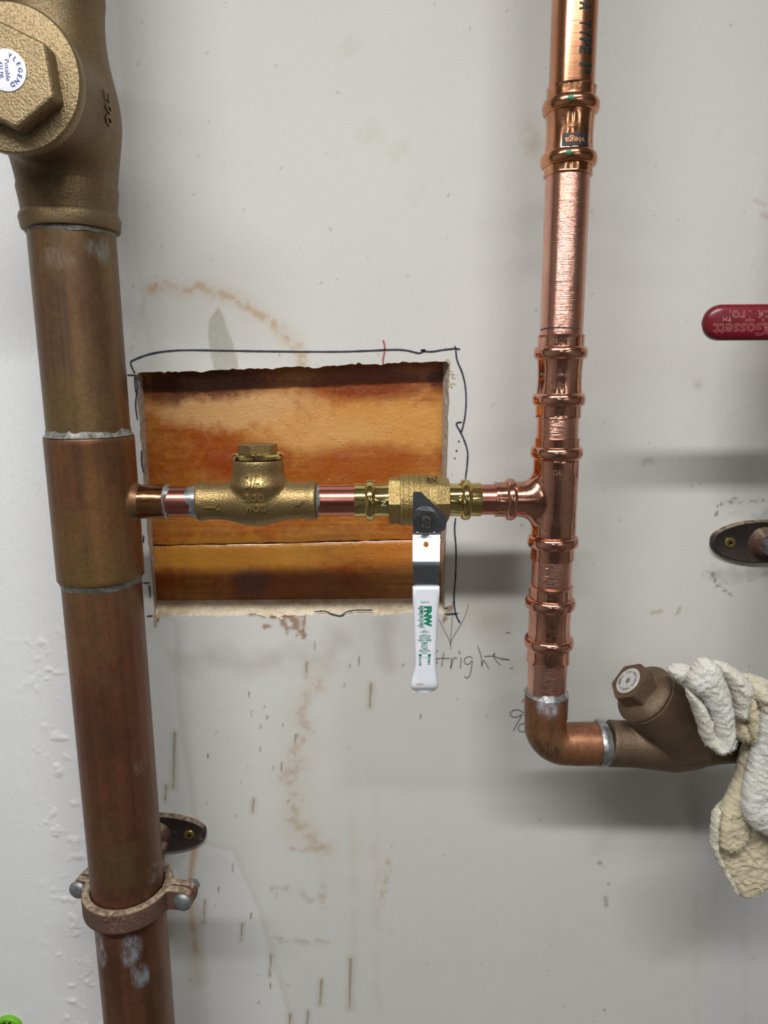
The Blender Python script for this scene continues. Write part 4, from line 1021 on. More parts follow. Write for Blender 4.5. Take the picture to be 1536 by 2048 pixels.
# pipe to the ball valve
x_a, x_b = hx(628), hx(722)
p2 = thing('copper_pipe', 'pink copper pipe between the bronze check valve and the brass ball valve', 'pipe', ((x_a+x_b)/2, YP, ZH))
mesh_obj('tube', pipe_geo((x_a, YP, ZH), (1, 0, 0), x_b-x_a, RH), M_COPX, p2)
solder_ring((hx(634), YP, ZH), (1, 0, 0), RH, .0022, p2, .0009, seed=9, dr=.0012, label='thin solder collar')
x_a, x_b = hx(952), hx(1000)
mesh_o = mesh_obj('copper_pipe', pipe_geo((x_a, YP, ZH), (1, 0, 0), x_b-x_a, RH), M_COPX, origin=(x_a, YP, ZH)); tag(mesh_o, 'very short copper stub between the brass ball valve and the press tee', 'pipe')
# ------------------------------------------------------------------ brass ball valve
bv = thing('ball_valve', 'brass ball valve with steel lever and white printed grip hanging down', 'valve', (hx(850), YP, ZH-.02))
Re1 = hcyl(725, 966.5, 1034, YP)[1]; Rb1 = hcyl(740, 958.8, 1041, YP)[1]
def press_end(xo, xb, xi, sgn):
    L_ = abs(xi-xo); db = abs(xb-xo)
    prof = [(0, RH+.0001), (0, Re1-.0002), (.0004, Re1), (db-.0040, Re1-.0002)]+bead(db, .0034, Re1, Rb1, 12)+[(db+.0042, Re1-.0002), (L_*.75, Re1-.0004), (L_, Re1)]
    return lathe(prof, (xo, YP, ZH), (sgn, 0, 0), 96, crimp([(db+.007, .004)], .0005, 6, .2))
pe1 = press_end(hx(710), hx(740.5), hx(779), 1); pe2 = press_end(hx(961), hx(931), hx(893), -1)
mesh_obj('press_end', pe1, M_BRASS, bv, sharp=50); mesh_obj('press_end', pe2, M_BRASS, bv, sharp=50)
for q in ((767, 1007), (904, 1026)): mesh_obj('stamp', project_text(text_geo('N', .0052, bold=.0001), P(q[0], q[1], YP-Re1), (0, 0, -1), (1, 0, 0), bvh(pe1, pe2), .00015), mat_plain('stamp_light', 'f4eac0', .3, .6), bv, smooth=False)
Rhx = hcyl(787, 951, 1046, YP)[1]; mesh_obj('hexagon_nut', hexlathe((0, YP, ZH), (1, 0, 0), Rhx*1.05, hx(777), hx(800), cham=.001, rot=math.radians(0)), M_CASTB, bv, sharp=30)
Rbb = hcyl(820, 947, 1050.5, YP)[1]
def rib(xp): return xp
pr = [(hx(799), Rbb-.002), (hx(800), Rbb-.0003), (hx(805), Rbb), (hx(806), Rbb-.0008), (hx(816), Rbb-.0008), (hx(817), Rbb), (hx(826), Rbb), (hx(827), Rbb-.0009), (hx(838), Rbb-.0009), (hx(839), Rbb), (hx(848), Rbb-.0002), (hx(866), Rbb-.0015), (hx(869), Rbb-.0008), (hx(874), Rbb-.0010), (hx(886), Rbb-.0022), (hx(896), Rbb-.0028), (hx(899), Re1)]
def flats(t, th):
    w = 1/(1+math.exp(-(t-hx(868))/.0006)); a2 = (th) % (2*math.pi/8)-math.pi/8
    return w*(Rbb*math.cos(math.pi/8)/np.cos(a2)-Rbb)*.9
mesh_obj('valve_body', lathe(pr, (0, YP, ZH), (1, 0, 0), 96, flats), M_CASTB, bv, sharp=35)
mesh_obj('raised_lettering', project_text(dice(text_geo('3/4', .006, ext=.0003, bold=.0001), .0008), P(866, 962, YP-Rbb*.8), (1, 0, 0), (0, 0, 1), bvh(lathe(pr, (0, YP, ZH), (1, 0, 0), 96)), .0004, .0003), M_CASTB, bv, sharp=30)
YS = YP-Rbb
sc_ = P(851.7, 1043, YP-.032)
mesh_obj('stem_collar', lathe([(-.016, .0085), (-.0035, .0085), (-.003, .007), (.000, .007)], (sc_.x, YP-.030, sc_.z), (0, -1, 0), 48), M_CASTB, bv)
YH = YP-.0335                       # front face of the lever hub
YG = YH-.0105
rows = [(984, 829, 840), (985.5, 826.5, 843.5), (990, 826, 848), (1000, 826, 859), (1015, 826, 875), (1030, 826, 891), (1034, 826, 894.5), (1038, 826, 895), (1050, 826, 892.5), (1058, 826, 890.5), (1061, 826, 888), (1063, 825.8, 882), (1066, 825.5, 880.5), (1080, 825.5, 880), (1100, 825.5, 879.5), (1120, 825.5, 879.5), (1130, 826, 879.5), (1140, 826.5, 879), (1160, 827, 878.5), (1180, 827.5, 878)]
def ydepth(y): 
    if y < 1066: return YH
    if y < 1074: s = (y-1066)/8; return YH-.0012*s*s
    if y < 1124: return YH-.0012-(YG-YH+.0012)*-1*((y-1074)/50)
    return YG-.0004*min(1, (y-1124)/8)
rows2 = []
for i in range(len(rows)-1):
    a, b = rows[i], rows[i+1]; k = max(1, int((b[0]-a[0])/2.5))
    for j in range(k): t = j/k; rows2.append(tuple(a[m]+(b[m]-a[m])*t for m in range(3)))
rows2.append(rows[-1]); V_ = []; 
for y, xl_, xr_ in rows2:
    Yf = ydepth(y)
    for Y_ in (Yf, Yf+.0024):
        for t in np.linspace(0, 1, 9):
            p = P(xl_+(xr_-xl_)*t, y, Yf); V_.append((p.x, Y_, p.z))
Fq = []; n_ = 18
for i in range(len(rows2)-1):
    b = i*n_
    for j in range(8): Fq.append((b+j, b+n_+j, b+n_+j+1, b+j+1)); Fq.append((b+9+j, b+9+j+1, b+n_+9+j+1, b+n_+9+j))
    Fq.append((b, b+9, b+n_+9, b+n_)); Fq.append((b+8, b+n_+8, b+n_+17, b+17))
e_ = (len(rows2)-1)*n_
Fq.append(tuple(range(9))+tuple(range(17, 8, -1))); Fq.append(tuple(e_+j for j in range(8, -1, -1))+tuple(e_+j for j in range(9, 18)))
lev = mesh_obj('lever', (np.array(V_), Fq), M_STEEL, bv, sharp=40)
hp = P(852, 1088, YH-.003); bvo = np.array(bv.location)
cg = lathe([(-.02, .0019), (.02, .0019)], hp, (0, -1, 0), 24); 
_cgo = (cg[0], cg[1])
# the lever mesh is local to its parent: cut in world space by moving the cutter with it
def cut_local(o, geo, off):
    V0, F0 = geo; me0 = o.data
    m_ = bpy.data.meshes.new('cut'); m_.from_pydata((np.asarray(V0)).tolist(), [], F0); c_ = bpy.data.objects.new('cut', m_); C.objects.link(c_)
    bpy.context.view_layer.update()
    b_ = o.modifiers.new('b', 'BOOLEAN'); b_.object = c_; b_.operation = 'DIFFERENCE'; b_.solver = 'EXACT'
    dg = bpy.context.evaluated_depsgraph_get(); dg.update(); new = bpy.data.meshes.new_from_object(o.evaluated_get(dg))
    o.modifiers.remove(b_); bpy.data.objects.remove(c_)
    if len(new.vertices) > 20: o.data = new; new.polygons.foreach_set('use_smooth', [True]*len(new.polygons)); new.set_sharp_from_angle(angle=math.radians(40))
cut_local(lev, _cgo, bvo)
bevel(lev, .0004, 2)
nx = P(851.7, 1041, YH-.004)
mesh_obj('lever_nut', join(hexlathe((nx.x, YH, nx.z), (0, -1, 0), .0078, -.0002, .0046, cham=.0011, rot=.15), lathe([(0, .0088), (.0004, .0086), (.0006, .0075)], (nx.x, YH, nx.z), (0, -1, 0), 48)), M_NUT, bv, sharp=30)
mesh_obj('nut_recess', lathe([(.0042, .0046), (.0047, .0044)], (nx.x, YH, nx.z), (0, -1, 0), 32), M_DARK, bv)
stem = []
for k in range(9): stem += [(.002+.001*k, .0034), (.0025+.001*k, .0038)]
def sflat(t, th): return np.minimum(0, .0025/np.maximum(np.abs(np.cos(th)), 1e-3)-.0036) if t > .006 else np.zeros(len(th))
mesh_obj('stem', lathe(stem+[(.0115, .003)], (nx.x, YH, nx.z), (0, -1, 0), 32, lambda t, th: np.minimum(0, .0027/np.maximum(np.abs(np.cos(th+.1)), 1e-3)-.0036)), M_NUT, bv, sharp=25)
for k, q in enumerate(((836, 1066), (845, 1068), (858, 1068), (868, 1066))):
    pc = P(q[0], q[1], YH); mesh_obj('hub_emboss', sphere((pc.x, YH+.0002, pc.z), .0012, 1.2, .5, .8, 8), M_STEEL, bv)
# white grip
gr = [(1174.5, 827, 878), (1175, 825.2, 879.6), (1177, 825, 879.8), (1190, 825, 879.6), (1215, 826, 877.5), (1240, 827, 875.8), (1280, 828.5, 874), (1310, 829.5, 872.5), (1325, 830, 872), (1338, 828.5, 872.8), (1350, 825, 874.2), (1362, 821.8, 875.7), (1370, 820.6, 876.3), (1376, 821.5, 875.8), (1380, 825, 872.5), (1383, 831, 867), (1384.8, 838, 860)]
rows = []
for y, a, b in gr:
    pa, pb = P(a, y, YG-.002), P(b, y, YG-.002); k = min(1, (1386-y)/14) if y > 1366 else 1
    if y < 1176: k = .75
    rows.append(((pa.x+pb.x)/2, YG-.0005, pa.z, (pb.x-pa.x)/2, .0042*max(.35, k), 3.6))
gg = loft(rows, 40); grip = mesh_obj('grip', gg, M_GRIP, bv, sharp=50); grip['label'] = 'white vinyl grip with green print'
tgr = bvh(gg)
DX, DN = (0, 0, -1), (1, 0, 0)        # reading downwards
UR, UP_ = (1, 0, 0), (0, 0, 1)
def on_grip(s_, x0, y0, x1, y1, down_=False, **kw):
    a0, a1 = P(x0, y0, YG-.0045), P(x1, y1, YG-.0045); w_, h_ = a1.x-a0.x, a0.z-a1.z; c_ = (a0+a1)/2
    return project_text(text_fit(s_, h_ if down_ else w_, w_ if down_ else h_, **kw), c_, DX if down_ else UR, DN if down_ else UP_, tgr, .00015)
pr_ = [on_grip('FNW', 847.8, 1212, 863.2, 1253, True, bold=.00055), on_grip('.', 847.5, 1252.8, 849.5, 1254.8, True), on_grip('Fig.X410', 842, 1202.7, 858.6, 1206, bold=.00003)]
random.seed(5)
for k in range(24):
    y = 1211+k*1.9; w = random.choice((.7, 1.0, 1.4)); x0 = 839.2 if k % 6 not in (2, 3) else 836
    a0, a1 = P(x0, y, YG-.004), P(846.6, y+w, YG-.004)
    q = (np.array([(a0.x, a0.z, 0), (a1.x, a0.z, 0), (a1.x, a1.z, 0), (a0.x, a1.z, 0)]), [(3, 2, 1, 0)])
    pr_.append(project_text(q, (0, YG-.004, 0), (1, 0, 0), (0, 0, 1), tgr, .00015))
for t_, b_ in (('FM', (845, 1262, 853, 1265.4)), ('APPROVED', (838, 1270, 861, 1273.3)), ('200 WOG', (839, 1274.4, 860, 1277.5)), ('LEAD FREE', (836, 1278.6, 862.6, 1282)), ('CLASSIFIED', (841, 1283.8, 856.5, 1285.6)), ('UL', (845.5, 1288.6, 852, 1294.2)), ('BALL VALVE', (839, 1298.2, 858, 1300.2)), ('ANSI 61 G 372', (837, 1301.2, 861, 1303.4)), ('SYAS', (844, 1304.6, 854, 1306.8))):
    pr_.append(on_grip(t_, *b_, bold=.00005))
pr_ += [on_grip('CLOSE', 838, 1313.8, 842.6, 1331.6, True, bold=.00008), on_grip('OPEN', 855, 1313.3, 860.3, 1328.7, True, bold=.00008)]
def grip_line(px, w):
    pts_ = [(P(x, y, YG-.004).x, P(x, y, YG-.004).z) for x, y in px]; V0, F0 = ribbon(pts_, w)
    return project_text((np.stack([V0[:, 0], V0[:, 2], np.zeros(len(V0))], 1), F0), (0, YG-.004, 0), (1, 0, 0), (0, 0, 1), tgr, .00012)
pr_ += [grip_line([(838.5, 1263.5), (849, 1258.8), (859.5, 1263.5), (849, 1268.2), (838.5, 1263.5)], .0003)]
pr_ += [grip_line([(848.7+5.4*math.cos(t), 1291.5+5.2*math.sin(t)) for t in np.linspace(0, 2*math.pi, 25)], .0005)]
pr_ += [grip_line([(842, 1311), (846, 1313.6), (850, 1314), (855, 1312.5), (857, 1310)], .0002)]
for x in (840.5, 858.5):
    a0 = P(x, 1311, YG-.004); s_ = 1 if x > 850 else -1
    pr_.append(project_text((np.array([(a0.x-.0013, a0.z+.0013, 0), (a0.x+.0013, a0.z+.0013, 0), (a0.x+.0002*s_, a0.z-.0017, 0)]), [(0, 2, 1)]), (0, YG-.004, 0), (1, 0, 0), (0, 0, 1), tgr, .00012))
pr_o = mesh_obj('printed_lettering', join(*pr_), M_GREEN, grip, smooth=False); pr_o['label'] = 'green printed lettering'
mesh_obj('grip_smudge', project_text((np.array([(math.cos(t)*.0026, math.sin(t)*.0008, 0) for t in np.linspace(0, 2*math.pi, 16, endpoint=False)]), [tuple(range(16))]), P(840, 1367.5, YG-.004), (1, 0, .1), (0, 0, 1), tgr, .0001), mat_plain('smudge', 'b8ac94', .6), grip)

# ================================================================== BIG VALVE (top left)
zc_v = zrow(118, 232)
big_v = thing('check_valve', 'large dull bronze check valve with white sticker on its wide bonnet, top left', 'valve', (XL, YP, zfl))
prfb = []
for y, xr_ in ((471, 233), (468, 241), (443, 242), (438, 240), (435, 236.5), (420, 236.5), (370, 237), (322, 241.5), (266, 245.5), (220, 242), (180, 232), (140, 221), (100, 214), (60, 211), (30, 210), (28, 214), (0, 214), (-10, 214), (-12, 208)):
    zq = zrow(xr_-20, y, YP+.0165); d_ = ray(xr_, y); a_ = math.atan2(d_[0], d_[1]); ax_ = math.atan2(XL, D_WALL+YP); rho = math.hypot(XL, D_WALL+YP)
    if not prfb: z_first = zq
    prfb.append((zq-z_first, rho*math.sin(abs(a_-ax_))))
print('BIGV', [(round(t*1e3), round(r*1e3, 1)) for t, r in prfb])
YB = YP-.065
fc = P(20, 155, YB); Rf = (P(163, 165, YB).x-fc.x)*.985
print('BONNET BIG', fc, Rf, XL, zc_v)
ringp = [q for q in prfb if True]
parts = [lathe(prfb[5:], (XL, YP, zfl), (0, 0, 1), 72), lathe([(-.02, Rf-.006), (.02, Rf-.0035), (.046, Rf-.003), (.0585, Rf-.0028)], (fc.x, YP, fc.z), (0, -1, 0), 72), lathe([(.004, Rf-.006), (.018, Rf-.001), (.028, Rf-.003)], (fc.x, YP, fc.z), (0, -1, 0), 72)]
vbg = remesh_union(parts, .0015, 90)
mesh_obj('valve_body', vbg, M_BIGBRZ, big_v, sharp=180)
mesh_obj('socket_rim', lathe([prfb[0], prfb[1], (prfb[1][0]+.001, prfb[1][1]+.0004), (prfb[2][0]-.001, prfb[2][1]+.0004), prfb[3], prfb[4], prfb[5], (prfb[6][0]-.006, prfb[6][1]+.0001), (prfb[6][0]+.003, prfb[6][1]-.002), (prfb[6][0]+.004, prfb[6][1]-.006)], (XL, YP, zfl), (0, 0, 1), 96), M_BIGBRZ, big_v, sharp=30)
solder_ring((XL, YP, zfl+.0006), (0, 0, -1), RL, .0026, big_v, .0005, mat=M_SOLDER_DULL, seed=3, dr=.0009)
bonp = [(.055, Rf-.004), (.056, Rf-.0005), (.0570, Rf), (.0630, Rf), (.0642, Rf-.001), (.0655, Rf-.012), (.066, Rf-.02)]
mesh_obj('bonnet_flange', lathe(bonp, (fc.x, YP, fc.z), (0, -1, 0), 128), M_BONNET, big_v, sharp=40)
YX = YP-.0775
hc = P(12.5, 149, YX); hr = (P(108, 195, YX)-hc); hr = math.hypot(hr.x, hr.z)
ang = math.atan2((P(108, 195, YX)-hc).z, (P(108, 195, YX)-hc).x)
def hexmod_poly(r, n_=6, a0=0): return [(hc.x+r*math.cos(a0+2*math.pi*i/n_), hc.z+r*math.sin(a0+2*math.pi*i/n_)) for i in range(n_)]
o = mesh_obj('hexagon_cap', prism(hexmod_poly(hr, 6, ang), YX, YP-.063), M_BONNET, big_v, smooth=False); bevel(o, .0022, 3)
sc2 = P(14, 141, YX); rs2 = P(53, 141, YX).x-sc2.x
st_ = mesh_obj('round_sticker', lathe([(0, rs2), (.0004, rs2), (.0005, rs2*.98)], (sc2.x, YX, sc2.z), (0, -1, 0), 64), M_STICK, big_v, sharp=30); st_['label'] = 'round white sticker with blue lettering'
cst = (sc2.x, YX-.0005, sc2.z)
def plane_geo(s_, size, c_, u, v, **kw): return plane_text(text_geo(s_, size, **kw), c_, u, v, .0002)
uu, vv = Vector((0, 0, -1)), Vector((1, 0, 0))         # sticker is turned a quarter turn clockwise
lg = [arc_text('YLEGEND', .0034, rs2*.70, 90, cst, uu, vv, .0003, 1.22)]
mesh_obj('sticker_lettering', join(*lg, plane_geo('Potable', .0036, Vector(cst)+vv*.0004, uu, vv), plane_geo('431 NL', .0028, Vector(cst)-vv*.0028, uu, vv)), M_BLUEINK, st_, smooth=False)
tbv = bvh(vbg)
mesh_obj('raised_lettering', project_text(text_fit('2', .0035, .0046, ext=.0005, bold=.0003), P(192, 196, YP-.012), (.8, 0, -.6), (.6, 0, .8), tbv, .0008, .0005), M_BIGBRZ, big_v, sharp=30)
def side_text(s_, size, zc0, th0, tree, parent, mat):
    V0, F0 = dice(text_geo(s_, size, ext=.0005, bold=.0003), .0012); out = []
    for q in V0:
        th = th0+q[1]/.041; z = zc0-q[0]; d = Vector((math.sin(th), -math.cos(th), 0)); p = Vector((XL, YP, z))+d*.2
        hit, nrm, _, _ = tree.ray_cast(p, -d)
        if hit is None: hit = Vector((XL, YP, z))+d*.04
        out.append(hit+d*(.0010 if q[2] >= 0 else -.0005))
    return mesh_obj('raised_lettering', (np.array(out), F0), mat, parent, sharp=30)
ax0 = -math.atan2(XL, D_WALL+YP)
side_text('200', .013, zrow(240, 238), 1.12, tbv, big_v, M_BIGBRZ)
upz = zfl+prfb[-1][0]-.012
o = mesh_obj('copper_pipe', pipe_geo((XL, YP, upz), (0, 0, 1), 2.69-upz, RL, 96), mat_aged('aged_pipe_top', ()), origin=(XL, YP, upz)); tag(o, 'thick brown copper pipe rising above the big bronze valve', 'pipe')
# crusted flux under the bonnet
g = [sphere(P(54+random.gauss(0, 5), 289+random.gauss(0, 2), YP-.056), random.uniform(.0004, .0011), n=5) for _ in range(28)]
mesh_obj('flux_crust', join(*g), mat_plain('green_flux', '8c9450', .7, 0, '4c6a48', 400), big_v)

# ================================================================== WALL PLATES, CLAMP
def wall_plate(cx, cz, lab, hl=.048, hh=.0185, mirror=1, screws=(-1, 1)):
    t = thing('wall_plate', lab, 'bracket', (cx, 0, cz), 'oval pipe bracket plates on the wall')
    out = []
    def outline(s_):
        pts_ = []
        for i in range(64):
            a_ = 2*math.pi*i/64; c_, q_ = math.cos(a_), math.sin(a_)
            x_ = hl*math.copysign(abs(c_)**(.85), c_); z_ = hh*math.copysign(abs(q_)**(.72), q_)*(1-.20*(abs(x_)/hl)**2)
            pts_.append((x_*s_ if abs(s_-1) > 1e-9 else x_, z_*s_ if abs(s_-1) > 1e-9 else z_))
        return pts_
    rowsY = [(0.0, 1.0), (-.0040, 1.0), (-.0052, .975), (-.0056, .93), (-.0050, .88)]
    V0 = []; 
    for Y_, s_ in rowsY:
        for x_, z_ in outline(1.0): 
            k = s_; V0.append((cx+x_-(1-k)*hh*math.copysign(1, x_)*min(1, abs(x_)/.01), Y_, cz+z_*k))
    n_ = 64; F0 = [(r*n_+j, r*n_+(j+1) % n_, (r+1)*n_+(j+1) % n_, (r+1)*n_+j) for r in range(len(rowsY)-1) for j in range(n_)]
    V0.append((cx, -.0052, cz)); F0 += [((len(rowsY)-1)*n_+j, (len(rowsY)-1)*n_+(j+1) % n_, len(V0)-1) for j in range(n_)]
    mesh_obj('plate', (np.array(V0), [f[::-1] for f in F0]), M_PLATE, t, sharp=50)
    mesh_obj('boss', lathe([(.004, .0135), (.006, .012), (.012, .0095), (.016, .0088), (.017, .006)], (cx, 0, cz), (0, -1, 0), 40), M_RUST, t)
    mesh_obj('rod', lathe([(.015, .0045)]+[(.016+k*.0012, .0045+(.0004 if k % 2 else 0)) for k in range(22)], (cx, 0, cz), (0, -1, 0), 20), M_RUST, t)
    mesh_obj('rod_nut', hexlathe((cx, 0, cz), (0, -1, 0), .0085, .017, .0245, rot=.3), M_BOLT, t, sharp=30)
    for s_ in screws:
        sx_ = cx+s_*.0315
        mesh_obj('screw', lathe([(.0045, .0046), (.0056, .0045), (.0062, .0040), (.0063, .002), (.0055, .0008)], (sx_, 0, cz), (0, -1, 0), 32), M_SCREW, t, sharp=30)
        cg_ = [box((sx_, -.0062, cz), (.0040, .0012, .0011)), box((sx_, -.0062, cz), (.0011, .0012, .0040))]
        R_ = Matrix.Rotation(.5, 3, 'Y'); g_ = join(*cg_); V0 = np.array([np.array(R_ @ Vector(q-np.array((sx_, 0, cz))))+np.array((sx_, 0, cz)) for q in g_[0]])
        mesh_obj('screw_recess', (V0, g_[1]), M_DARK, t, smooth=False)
    return t
pl = P(379, 1669, -.005); z_pl = P(379, 1667, -.004).z
print('PLATE L', XL, pl.x, P(413, 1667, 0).x, z_pl)
wall_plate(XL, z_pl, 'dark oval bracket plate with a yellow screw, beside the thick left pipe', hl=P(412, 1667, -.003).x-XL, screws=())
def screw_at(t, x, z):
    t = mesh_obj('screw', lathe([(.0045, .0046), (.0056, .0045), (.0062, .0040), (.0063, .002), (.0055, .0008)], (x, 0, z), (0, -1, 0), 32), M_SCREW, t, sharp=30)
    g_ = join(box((x, -.0062, z), (.0040, .0012, .0011)), box((x, -.0062, z), (.0011, .0012, .0040)))
    R_ = Matrix.Rotation(.5, 3, 'Y'); c_ = np.array((x, 0, z)); V0 = np.array([np.array(R_ @ Vector(q-c_))+c_ for q in g_[0]])
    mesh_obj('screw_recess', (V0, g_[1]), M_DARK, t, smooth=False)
wl = [o for o in C.objects if o.name == 'wall_plate'][0]; screw_at(wl, pl.x, pl.z); screw_at(wl, 2*XL-pl.x, pl.z)
cr_ = P(1540, 1087, -.015); XO = cr_.x; ps = P(1461, 1085.5, -.006); le = P(1422, 1085, -.003)
wr_ = wall_plate(XO, ps.z, 'blackish oval bracket plate with rusty rim and a yellow screw, at the right edge', hl=XO-le.x, hh=.0180, screws=())
screw_at(wr_, ps.x, ps.z); screw_at(wr_, 2*XO-ps.x, ps.z)
# pipe clamp
zcl = zrow(262, 1790)+.0022; 
clamp = thing('pipe_clamp', 'rusty cast split ring clamp with two bolts round the thick left pipe', 'clamp', (XL, YP, zcl-.009))
Ri, Ro, hh = RL+.0005, RL+.0072, .0088
def half_ring(a0, a1, k=40):
    V0 = []; F0 = []
    sec = [(Ri, -hh), (Ro-.001, -hh), (Ro, -hh+.001), (Ro, hh-.001), (Ro-.001, hh), (Ri, hh)]
    for i in range(k+1):
        a_ = a0+(a1-a0)*i/k
        for r_, z_ in sec: V0.append((XL+r_*math.sin(a_), YP-r_*math.cos(a_), zcl+z_))
    m_ = 6
    for i in range(k):
        for j in range(m_): F0.append((i*m_+j, i*m_+(j+1) % m_, (i+1)*m_+(j+1) % m_, (i+1)*m_+j))
    F0.append(tuple(range(m_))[::-1]); F0.append(tuple(k*m_+j for j in range(m_)))
    return np.array(V0), F0
def ear(sg, y0, y1, L_=.021):
    x0 = XL+sg*(Ri+.001); x1 = XL+sg*(Ri+L_); poly = [(x0, zcl-hh), (x1-sg*.006, zcl-hh), (x1-sg*.002, zcl-hh+.003), (x1, zcl), (x1-sg*.002, zcl+hh-.003), (x1-sg*.006, zcl+hh), (x0, zcl+hh)]
    if sg > 0: poly = poly[::1]
    else: poly = poly[::-1]
    return prism(poly, y0, y1)
fr = remesh_union([half_ring(-math.pi/2+.04, math.pi/2-.04), ear(1, YP-.0030, YP+.0036, .0265), ear(-1, YP-.0030, YP+.0036, .020)], .0009, 3)
bk = remesh_union([half_ring(math.pi/2+.04, 3*math.pi/2-.04), ear(1, YP+.0050, YP+.0112, .0265), ear(-1, YP+.0050, YP+.0112, .020), lathe([(0, .010), (.006, .0115), (.016, .009), (.02, .007)], (XL, YP+Ri, zcl), (0, 1, 0), 32)], .0009, 3)
mesh_obj('front_half', fr, M_RUST, clamp, sharp=60); mesh_obj('back_half', bk, M_RUST, clamp, sharp=60)
for sg, L_ in ((1, .0192), (-1, .0140)):
    bx = XL+sg*(Ri+L_); YBo = YP+.0044; mesh_obj('bolt', join(lathe([(.0070, .0070), (.0078, .0074), (.0092, .0068), (.0104, .0050), (.0110, .002)], (bx, YBo, zcl), (0, -1, 0), 28), lathe([(-.012, .003), (.0075, .003)], (bx, YBo, zcl), (0, -1, 0), 16), hexlathe((bx, YBo, zcl), (0, -1, 0), .0062, -.0125, -.0075)), M_BOLT, clamp, sharp=35)
mesh_obj('raised_lettering', project_text(dice(text_geo('CEIIVE', .0062, ext=.0004, bold=.0002), .0008), P(240, 1838, YP-Ro), (1, 0, 0), (0, 0, 1), bvh(fr), .0007, .0003), M_RUST, clamp, sharp=30)
clamp.rotation_euler.z = math.radians(-9)
# rod from clamp to the wall plate, running up behind the pipe
pz = z_pl
rod = tube([(XL, YP+Ri+.012, zcl+.001), (XL, YP+Ri+.02, zcl+.006), (XL, -.030, (zcl+pz)/2), (XL, -.022, pz-.004), (XL, -.016, pz)], .0045, 16)
mesh_obj('hanger_rod', rod, M_RUST, clamp)

# ================================================================== RIGHT EDGE: second riser and red lever valve (mostly outside)
XO2 = XO
m_o = mat_aged('aged_pipe_side', [], '7a4d2c', '5d3822', '8a5c2a')
XO2 = P(1690, 640, YP).x; xq = P(1500, 1488, YP).x
bend = [(xq, YP, ze_c), (XO2-.02, YP, ze_c)]+[(XO2-.02+.02*math.sin(a_), YP, ze_c+.02-.02*math.cos(a_)) for a_ in np.linspace(.2, math.pi/2, 8)]+[(XO2, YP, z_) for z_ in np.linspace(ze_c+.03, 2.68, 12)]
o = mesh_obj('copper_pipe', tube(bend, .0143, 48), m_o, origin=(XO2, YP, ze_c)); tag(o, 'tarnished copper riser just past the right edge of the frame', 'pipe')
YRL = -.120
zr, rr2 = hcyl(1500, 608.5, 681, YRL); xl_r = P(1405, 645, YRL).x
rv = thing('ball_valve', 'valve with a deep red vinyl lever pointing left, at the right edge', 'valve', (XO2, YP, zr-.03))
mesh_obj('valve_body', join(lathe([(-.045, .030), (-.043, .0335), (-.030, .0335), (-.028, .031), (-.02, .036), (.02, .036), (.028, .031), (.030, .0335), (.043, .0335), (.045, .030)], (XO2, YP, zr), (0, 0, 1), 64), lathe([(.03, .011), (.040, .011), (.0405, .006), (.047, .006)], (XO2, YP, zr), (0, -1, 0), 32)), M_CASTB, rv, sharp=35)
mesh_obj('lever', box(((XO2+xl_r+.03)/2+.004, YRL, zr), (XO2-xl_r-.02, .003, rr2*1.55)), M_STEEL, rv, smooth=False)
rws = []
Lr = XO2-.028-xl_r
for s_ in (0, .002, .008, .02, .04, .07, .11, .16, .22, .28, .34, .42, .55, .75, 1.0):
    x_ = xl_r+Lr*s_; dx = Lr*s_; k = math.sqrt(max(0.0, 1-max(0, 1-dx/(rr2*.95))**2)); k = max(k, .06)
    rws.append((x_, YRL, zr, rr2*k, .0055*max(.3, min(1, k*1.1)), 3.0))
rg = loft(rws, 48, horiz=True); rgo = mesh_obj('red_grip', rg, M_RED, rv, sharp=60); rgo['label'] = 'deep red vinyl grip with stamped outline lettering'
trg = bvh(rg)
tu, tv = (-1, 0, 0), (0, 0, -1)
for s_, px, sz in (('Gossett', (1482, 657.5), .0104), ('& ', (1534, 656), .0104), ('- Trol', (1492, 630.5), .0090), ('ck', (1530, 630.5), .0090), ('TM', (1454, 637), .0040)):
    mesh_obj('stamped_lettering', project_text(text_geo(s_, sz, outline=.00011 if sz > .005 else 0), P(px[0], px[1], YRL-.0055), tu, tv, trg, .0001), M_REDTXT, rgo, smooth=False)

